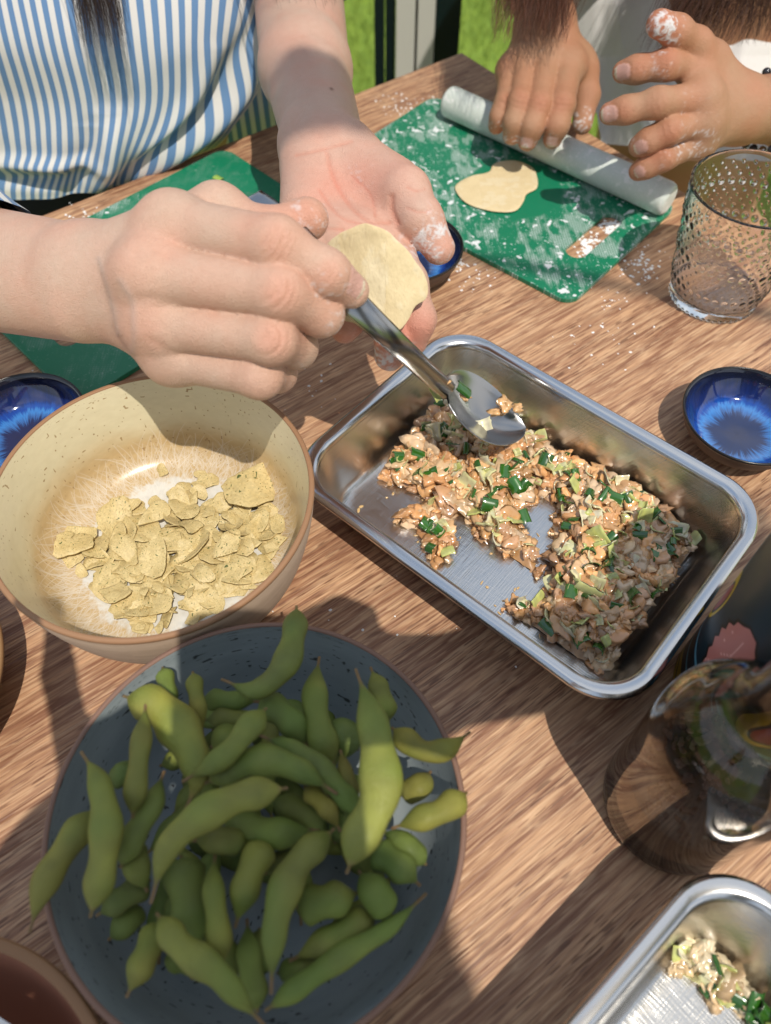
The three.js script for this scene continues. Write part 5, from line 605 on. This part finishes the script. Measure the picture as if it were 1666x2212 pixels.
// ---- person with the rolling pin
{
  const base = [0.43, 0.22, 0.125];
  // hand rolling the pin
  const M = [[1228, 142, 68.6], [1184, 132, 68.6], [1140, 140, 69], [1106, 154, 69.6]].map((a) => at(...a)), W = at(1178, 52, 70.2), E = at(1150, -110, 74), EB = V(24, 10, -92);
  const P = [[1214, 226, 66.0], [1166, 226, 66], [1124, 222, 66.4], [1092, 224, 67.4]].map((a) => at(...a)), D = [[1204, 270, 66.2], [1150, 272, 66.2], [1112, 264, 66.6], [1080, 252, 67.6]].map((a) => at(...a)), T = [[1194, 300, 67.2], [1140, 304, 67.2], [1106, 292, 67.6], [1072, 272, 68.4]].map((a) => at(...a));
  const R = [[1.3, 1.05, 0.95, 0.82], [1.3, 1.06, 0.95, 0.84], [1.25, 1.0, 0.9, 0.8], [1.15, 0.9, 0.8, 0.7]];
  const core = [[EB, 4, E, 3.4], [E, 3.1, W, 2.5], ...M.map((m, i) => [W, 2.0, m, R[i][0] * 0.98]), [W.clone().lerp(M[0], 0.35), 1.7, at(1258, 150, 70), 1.4], [M[0], 1.1, M[1], 1.1], [M[1], 1.1, M[2], 1.1], [M[2], 1.05, M[3], 1.05]];
  const fing = M.map((m, i) => [[m, R[i][0]], [P[i], R[i][1]], [D[i], R[i][2]], [T[i], R[i][3]]]); fing.push([[at(1250, 130, 70), 1.35], [at(1268, 205, 70.4), 1.1], [at(1258, 268, 70.6), 0.9]]);
  const dn = (i) => T[i].clone().sub(D[i]);
  const g1 = skin(core, fing, 0.16, { base, spots: [...T.map((p) => ({ p, r: 1.2, k: 0.7, c: [1.15, 0.85, 0.82] })), ...P.map((p) => ({ p: p.clone().add(V(0, 0.9, 0.3)), r: 0.9, k: 0.3, c: [0.95, 0.8, 0.78] }))], wrinkles: P.map((p, i) => wr(p.clone().addScaledVector(toCam(p), 0.95), D[i], 0.36, 0.04)), nails: [nailAt(1192, 306, 66.6, dn(0), toCam(T[0]).add(V(0, 0.1, 0.7)), 1.0, 1.0), nailAt(1138, 309, 66.6, dn(1), toCam(T[1]).add(V(0, 0.1, 0.7)), 1.0, 1.05)], flour: [...T.map((p) => ({ p, r: 1.9, k: 0.55 })), { p: M[1], r: 2.4, k: 0.25 }, { p: at(1258, 260, 70), r: 1.8, k: 0.7 }, { p: M[3], r: 2, k: 0.25 }] });
  // raised hand, palm turned to its own chest
  const m2 = [[1500, 140, 58.5], [1516, 212, 58.2], [1520, 262, 59.0], [1512, 306, 60.2]].map((a) => at(...a)), p2 = [[1440, 140, 57.0], [1420, 222, 57.0], [1446, 282, 58], [1434, 342, 59.4]].map((a) => at(...a)), d2 = [[1376, 150, 57.6], [1352, 238, 57.6], [1402, 304, 58.6], [1398, 360, 60]].map((a) => at(...a)), t2 = [[1346, 155, 58.2], [1318, 245, 58.2], [1380, 316, 59.2], [1378, 370, 60.6]].map((a) => at(...a));
  const w2 = at(1600, 238, 62.5), e2 = at(1720, 235, 67), el = V(46, 6, -72), R2 = [[1.12, 1.0, 0.9, 0.78], [1.14, 1.0, 0.9, 0.8], [1.06, 0.94, 0.86, 0.77], [1.0, 0.86, 0.78, 0.7]];
  const core2 = [[el, 4, e2, 3.1], [e2, 2.9, w2, 2.35], ...m2.map((m, i) => [w2, 1.9, m, R2[i][0]]), [w2, 1.7, at(1535, 130, 59.5), 1.3], [m2[0], 1.1, m2[1], 1.1], [m2[1], 1.1, m2[2], 1.1], [m2[2], 1.0, m2[3], 1.0]];
  const fing2 = m2.map((m, i) => [[m, R2[i][0]], [p2[i], R2[i][1]], [d2[i], R2[i][2]], [t2[i], R2[i][3]]]); fing2.push([[at(1535, 130, 59.5), 1.3], [at(1502, 98, 57.6), 1.15], [at(1462, 68, 56), 1.02], [at(1426, 52, 55.2), 0.95]]);
  const nn = (i) => { const c = toCam(t2[i]); return c; };
  const g2 = skin(core2, fing2, 0.15, { base, kf: 0.6, spots: [...t2.map((p) => ({ p, r: 1.1, k: 0.7, c: [1.15, 0.85, 0.82] })), { p: at(1425, 60, 55), r: 1.6, k: 1, c: [1.15, 0.8, 0.78] }], wrinkles: [...p2.map((p, i) => wr(p.clone().addScaledVector(toCam(p), 0.95), d2[i], 0.36, 0.045, 0.9)), ...d2.slice(0, 2).map((p, i) => wr(p.clone().addScaledVector(toCam(p), 0.9), t2[i], 0.34, 0.03, 0.6))], nails: [nailAt(1343, 156, 57.4, t2[0].clone().sub(d2[0]), nn(0), 1.35, 1.1), nailAt(1314, 247, 57.4, t2[1].clone().sub(d2[1]), nn(1), 1.35, 1.15), nailAt(1385, 318, 58.4, t2[2].clone().sub(d2[2]), nn(2).add(V(0.3, 0, 0)), 1.1, 1.0), nailAt(1383, 371, 59.8, t2[3].clone().sub(d2[3]), nn(3).add(V(0.3, 0, 0)), 0.95, 0.9)], flour: [{ p: at(1425, 50, 55), r: 2.2, k: 0.8 }, { p: at(1430, 80, 55.5), r: 1.6, k: 0.6 }, { p: at(1420, 165, 57), r: 1.9, k: 0.35 }, { p: at(1480, 230, 58), r: 1.9, k: 0.4 }, { p: at(1510, 310, 59), r: 2.2, k: 0.5 }, ...t2.map((p) => ({ p, r: 1.3, k: 0.4 })), { p: at(1470, 290, 58.5), r: 1.8, k: 0.4 }, { p: at(1450, 350, 59.5), r: 1.8, k: 0.4 }] });
  const hc = V(26, 36, -84), trunk = [[V(38, -24, -94), 11, V(36, 8, -92), 10.5], [V(22, 20, -98), 5, V(52, 20, -84), 5], [V(36, 20, -92), 5, hc.clone().add(V(2, -6, -2)), 4.5], [V(22, 20, -98), 4.8, EB, 4], [V(52, 20, -84), 4.8, el, 4], [V(32, -30, -96), 8.5, V(18, -30, -70), 6.5], [V(46, -30, -90), 8.5, V(32, -30, -62), 6.5], [V(18, -30, -70), 6, V(18, -70, -70), 4.2], [V(32, -30, -62), 6, V(32, -70, -62), 4.2]];
  const face = V(-0.5, -0.6, 0.7), g3 = skin([...trunk, ...head(hc, 9, face)], [], 0.8, { base, k: 2 });
  const G = [[[1180, -90, 82], [1330, -100, 79], [1480, -100, 77], [1640, -100, 76], [1800, -100, 76]], [[1215, 20, 84], [1330, 10, 80], [1470, 10, 78], [1620, 10, 77], [1780, 10, 77]], [[1255, 120, 85], [1350, 120, 81], [1470, 120, 79], [1600, 120, 78], [1760, 120, 78]], [[1285, 220, 84], [1370, 220, 81], [1480, 225, 79], [1600, 230, 77.5], [1740, 230, 77]], [[1300, 310, 83], [1390, 318, 80.5], [1490, 330, 78.5], [1600, 345, 77], [1730, 350, 76]]].map((r) => r.map(([x, y, d]) => at(x, y, d)));
  const cr = (P, s) => { const i = Math.min(3, Math.floor(s)), t = s - i; return P(clamp(i, 0, 4)).clone().lerp(P(clamp(i + 1, 0, 4)), t * t * (3 - 2 * t) * 0.5 + t * 0.5); };
  const S = (u, v) => cr((j) => cr((i) => G[j][i], u * 4), v * 4);
  const front = grid(70, 60, (u, v) => { const p = S(u, v); p.addScaledVector(toCam(p), 0.9 * (fbm2(u * 7 + v * 2, v * 1.2 + 4, 3) - 0.5) * 2 + 0.6 * Math.sin(u * 17 + v * 3)); p.uv = [u * 8, v * 8]; return p; });
  const back = grid(16, 10, (u, v) => { const p = S(u, v); return V(p.x + 6 * Math.sin(Math.PI * u), p.y, p.z - 18 * Math.sin(Math.PI * clamp(0.1 + 0.8 * u))); });
  const cloth = tex(128, 128, (x, y) => { const w = 0.62 + 0.08 * noise2(x * 0.7, y * 0.7) + 0.03 * ((x % 4) / 4); return [w, w * 0.985, w * 0.97]; });
  const yc = [[V(22, 19, -98), 6, V(52, 19, -85), 6], [V(37, 12, -95), 10.8, V(38, -10, -96), 10.8], [V(25, 14, -94), 5.6, V(47, 14, -87), 5.6]], yb = bounds(yc, [], 1), yokeB = nets(limbField(yc, [], 3), yb.min, yb.max, 0.7); { const p = yokeB.attributes.position, uv = []; for (let i = 0; i < p.count; i++) uv.push(p.getX(i) * 0.2, p.getY(i) * 0.2); yokeB.setAttribute('uv', new THREE.Float32BufferAttribute(uv, 2)); }
  const red = [0.075, 0.024, 0.012];
  const hl = strands(1300, () => V(rr(14, 22), rr(28, 36), -rr(82, 88)), () => at(rr(1060, 1225), rr(-30, 96), rr(63, 66.5)), { c: [0.095, 0.03, 0.014], w: 0.032, wild: 2.4, seg: 14 });
  const hr = strands(1000, () => V(rr(30, 36), rr(26, 34), -rr(74, 82)), () => { const t = rnd(); return at(lerp(1400, 1690, t) + rr(-30, 30), lerp(100, 60, t) + rr(-50, 30), rr(64, 68)); }, { c: [0.05, 0.018, 0.011], w: 0.035, wild: 1.3, seg: 12 });
  const beads = []; for (let i = 0; i < 22; i++) { const a = i / 22 * 2 * Math.PI, ax = e2.clone().sub(w2).normalize(), c = at(1662, 240, 64.8), s = V().crossVectors(ax, V(0, 1, 0)).normalize(), u = V().crossVectors(s, ax), g = new THREE.SphereGeometry(0.36, 14, 10), p = c.clone().addScaledVector(s, 2.95 * Math.cos(a)).addScaledVector(u, 2.95 * Math.sin(a)); g.translate(p.x, p.y, p.z); beads.push(g); }
  const pants = nets(limbField(trunk.slice(5), [], 2), V(0, -74, -112), V(64, -16, -48), 1); strip(pants);
  thing('person', 'person in a white shirt with auburn hair, one floury hand rolling the pin', 'person', [['body', mergeGeometries([g1, g2, g3]), skinM], ['shirt', mergeGeometries([front, back, yokeB]), mat([1, 1, 1], 0.9, { map: cloth })], ['hair', mergeGeometries([hairCap(hc, 9, face, red), hl, hr].map(strip)), hairM], ['trousers', pants, mat([0.03, 0.03, 0.035], 0.9)]], { asGroup: true });
  beads.forEach((g) => 0);
  thing('bracelet', 'beaded bracelet on the wrist of the raised floury hand', 'bracelet', beads.map((g, i) => ['bead', g, i % 3 ? mat([0.03, 0.03, 0.035], 0.15) : mat([0.5, 0.48, 0.45], 0.15, { metalness: 1 })]));
}
// ---- the person behind the camera, who holds the phone and shades the near part of the table
{
  const base = [0.55, 0.33, 0.23], fw = V(0, -SP, -CP), upv = V(0, CP, -SP), right = V(1, 0, 0);
  const ph = (x, y, z) => CAMP.clone().addScaledVector(right, x).addScaledVector(upv, y).addScaledVector(fw, z);
  const sh = roundRect(7.4, 15.6, 0.9), pg = new THREE.ExtrudeGeometry(sh, { depth: 0.7, bevelEnabled: true, bevelSize: 0.08, bevelThickness: 0.08, bevelSegments: 2 }), bas = new THREE.Matrix4().makeBasis(right, upv, fw.clone().negate());
  pg.translate(-1.7, -14.0, 0.5); pg.applyMatrix4(bas); pg.translate(0, CAMH, 0);
  thing('phone', 'dark slab phone held up over the table to take the picture', 'phone', [['phone', pg, mat([0.02, 0.02, 0.022], 0.3)]]);
  const hL = ph(-5.2, -8, -2.2), hR = ph(9.2, -1.5, -3), eL = V(-30, 26, 34), eR = V(47.5, 72.0, 10.0), sL = V(9.1, 82.0, 52.1), sR = V(39.1, 82.0, 47.1);
  const fingL = [0, 1, 2, 3].map((i) => [[ph(-5.6, -4.5 - i * 1.8, -1.8), 1.0], [ph(-4.2, -4.0 - i * 1.9, 0.6), 0.85], [ph(-1.8, -4.4 - i * 1.9, 0.9 - 2.4), 0.7]]); fingL.push([[ph(-7, -6, -2.4), 1.1], [ph(-8.6, -1.5, -2.2), 0.95], [ph(-9.2, 2.2, -2), 0.75]]);
  const fingR = [0, 1, 2, 3].map((i) => [[ph(9.0, 1.8 - i * 1.6, -2.6), 1.0], [ph(7.4, 2.0 - i * 1.7, -1.0), 0.85], [ph(5.6, 1.6 - i * 1.7, -2.0), 0.7]]);
  const core = [[hL, 2.4, ph(-7.4, -10.5, -3), 2.3], [ph(-7.4, -10.5, -3), 2.4, eL, 3.8], [eL, 4, sL, 5.2], [hR, 2.4, ph(12, -2, -3), 2.3], [ph(12, -2, -3), 2.5, eR, 3.9], [eR, 4.1, sR, 5.4], [sL, 6, sR, 6], [V(24, 74, 56), 10.5, V(24, 0, 60), 11], [V(23.1, 82.0, 51.1), 5, V(19.1, 92.0, 48.1), 5], [V(19, -4, 60), 9, V(17, -70, 60), 5], [V(29, -4, 60), 9, V(31, -70, 60), 5]];
  const hc = V(17.1, 100.0, 45.1), face = V(-0.25, -0.75, -0.6);
  const body = skin([...core, ...head(hc, 8.6, face)], [...fingL, ...fingR], 0.55, { base, k: 1.8 });
  const coreT = [[sL, 6.4, sR, 6.4], [V(24, 74, 56), 11.2, V(24, 4, 60), 11.7], [sL, 5.8, sL.clone().lerp(eL, 0.6), 5.2], [sR, 6, sR.clone().lerp(eR, 0.6), 5.4]], b = bounds(coreT, [], 1), top = nets(limbField(coreT, [], 2), b.min, b.max, 0.7);
  thing('person', 'person in a grey top standing at the near end, holding up a phone', 'person', [['body', body, skinM], ['top', top, mat([0.2, 0.2, 0.21], 0.9)], ['hair', hairCap(hc, 8.6, face, [0.02, 0.013, 0.01]), hairM]], { asGroup: true });
}
// ---------------------------------------------------------------- greenery outside the frame
{
  const leaf = (s) => { const g = new THREE.BufferGeometry(); g.setAttribute('position', new THREE.Float32BufferAttribute([0, 0, 0, 0.35 * s, 0.05 * s, 0.5 * s, -0.35 * s, 0.05 * s, 0.5 * s, 0, 0, s], 3)); g.setIndex([0, 1, 2, 1, 3, 2]); return g; };
  const crown = (n, where, s, c) => { const pos = [], idx = [], color = []; for (let i = 0; i < n; i++) { const p = where(), q = new THREE.Quaternion().setFromEuler(new THREE.Euler(rr(-1.2, 1.2), rr(0, 6.3), rr(-1.2, 1.2))), L = s * rr(0.6, 1.3), k = rr(0.6, 1.4), b = pos.length / 3; for (const v of [[0, 0, 0], [0.32, 0.06, 0.5], [-0.32, 0.06, 0.5], [0, 0, 1]]) { const w = V(...v).multiplyScalar(L).applyQuaternion(q).add(p); pos.push(w.x, w.y, w.z); color.push(c[0] * k, c[1] * k, c[2] * k); } idx.push(b, b + 1, b + 2, b + 1, b + 3, b + 2); } return geo(pos, idx, { color }); };
  const lm = mat([1, 1, 1], 0.6, { vertexColors: true, transmission: 0.25 }), bark = mat([0.10, 0.07, 0.05], 0.9);
  // hedge beyond the lawn
  const hl = crown(26000, () => V(rr(-420, 420), GY + 270 * Math.pow(rnd(), 0.8) + rr(-10, 10), -rr(470, 540)), 13, [0.04, 0.085, 0.02]);
  const stems = []; for (let i = 0; i < 16; i++) { const g = new THREE.CylinderGeometry(2.5, 4, 200, 8); g.translate(-400 + i * 53, GY + 100, -505); stems.push(g); }
  thing('hedge', 'tall dark green hedge closing off the lawn', 'hedge', [['foliage', hl, lm, null, { kind: 'stuff' }], ['stems', mergeGeometries(stems), bark]]);
  // tree beside the table; its low twigs shade a wrist and the corner of the tray
  const spot = (x, h0, yf, up) => V(x + 0.23 * up, h0 + up, -(yf - 0.46 * up));
  const c1 = spot(-4.5, 14, 51, 150), c2 = spot(15, 2, 18, 165), c3 = spot(24, 2, 24, 160), ball = (c, a, b, d) => () => { const u = V(rr(-1, 1), rr(-1, 1), rr(-1, 1)); while (u.lengthSq() > 1) u.set(rr(-1, 1), rr(-1, 1), rr(-1, 1)); return V(c.x + u.x * a, c.y + u.y * b, c.z + u.z * d); };
  const tw = V(198, 170, 86), lv = [crown(260, ball(c1, 5.5, 4, 4.2), 3.2, [0.05, 0.11, 0.02]), crown(60, ball(c2, 6, 4, 4), 3, [0.05, 0.11, 0.02]), crown(70, ball(c3, 6, 4, 5), 3, [0.05, 0.11, 0.02]), crown(9000, ball(V(235, 300, 60), 80, 60, 80), 11, [0.05, 0.11, 0.02])];
  const tube = (pts, r0, r1) => strip(sweep(pts, (t) => [lerp(r0, r1, t), lerp(r0, r1, t)], 14, 8, V(0.3, 0.2, 1)));
  thing('garden_tree', 'leafy tree standing beside the near end of the table', 'tree', [['trunk', tube([V(200, GY, 90), V(198, 60, 88), tw, V(225, 260, 66)], 9, 6), bark], ['branch', mergeGeometries([tube([tw, V(140, 186, 72), V(90, 186, 45), c1], 2.6, 0.3), tube([V(140, 186, 72), V(90, 182, 62), c2], 1.4, 0.25), tube([V(140, 186, 72), V(96, 178, 56), c3], 1.2, 0.25)]), bark], ['crown', mergeGeometries(lv), lm, null, { kind: 'stuff' }]]);
}
// ---------------------------------------------------------------- centimetres to metres
{
  const done = new Set();
  scene.traverse((o) => { if (o.isLight || o.isCamera || o === scene || o === sun.target) return; o.position.multiplyScalar(0.01); if (o.isInstancedMesh) { const a = o.instanceMatrix.array; for (let i = 0; i < a.length; i += 16) { for (const k of [0, 1, 2, 4, 5, 6, 8, 9, 10, 12, 13, 14]) a[i + k] *= 0.01; } o.castShadow = o.receiveShadow = true; } else if (o.isMesh && !done.has(o.geometry)) { done.add(o.geometry); o.geometry.scale(0.01, 0.01, 0.01); } });
}
renderer.render(scene, camera);
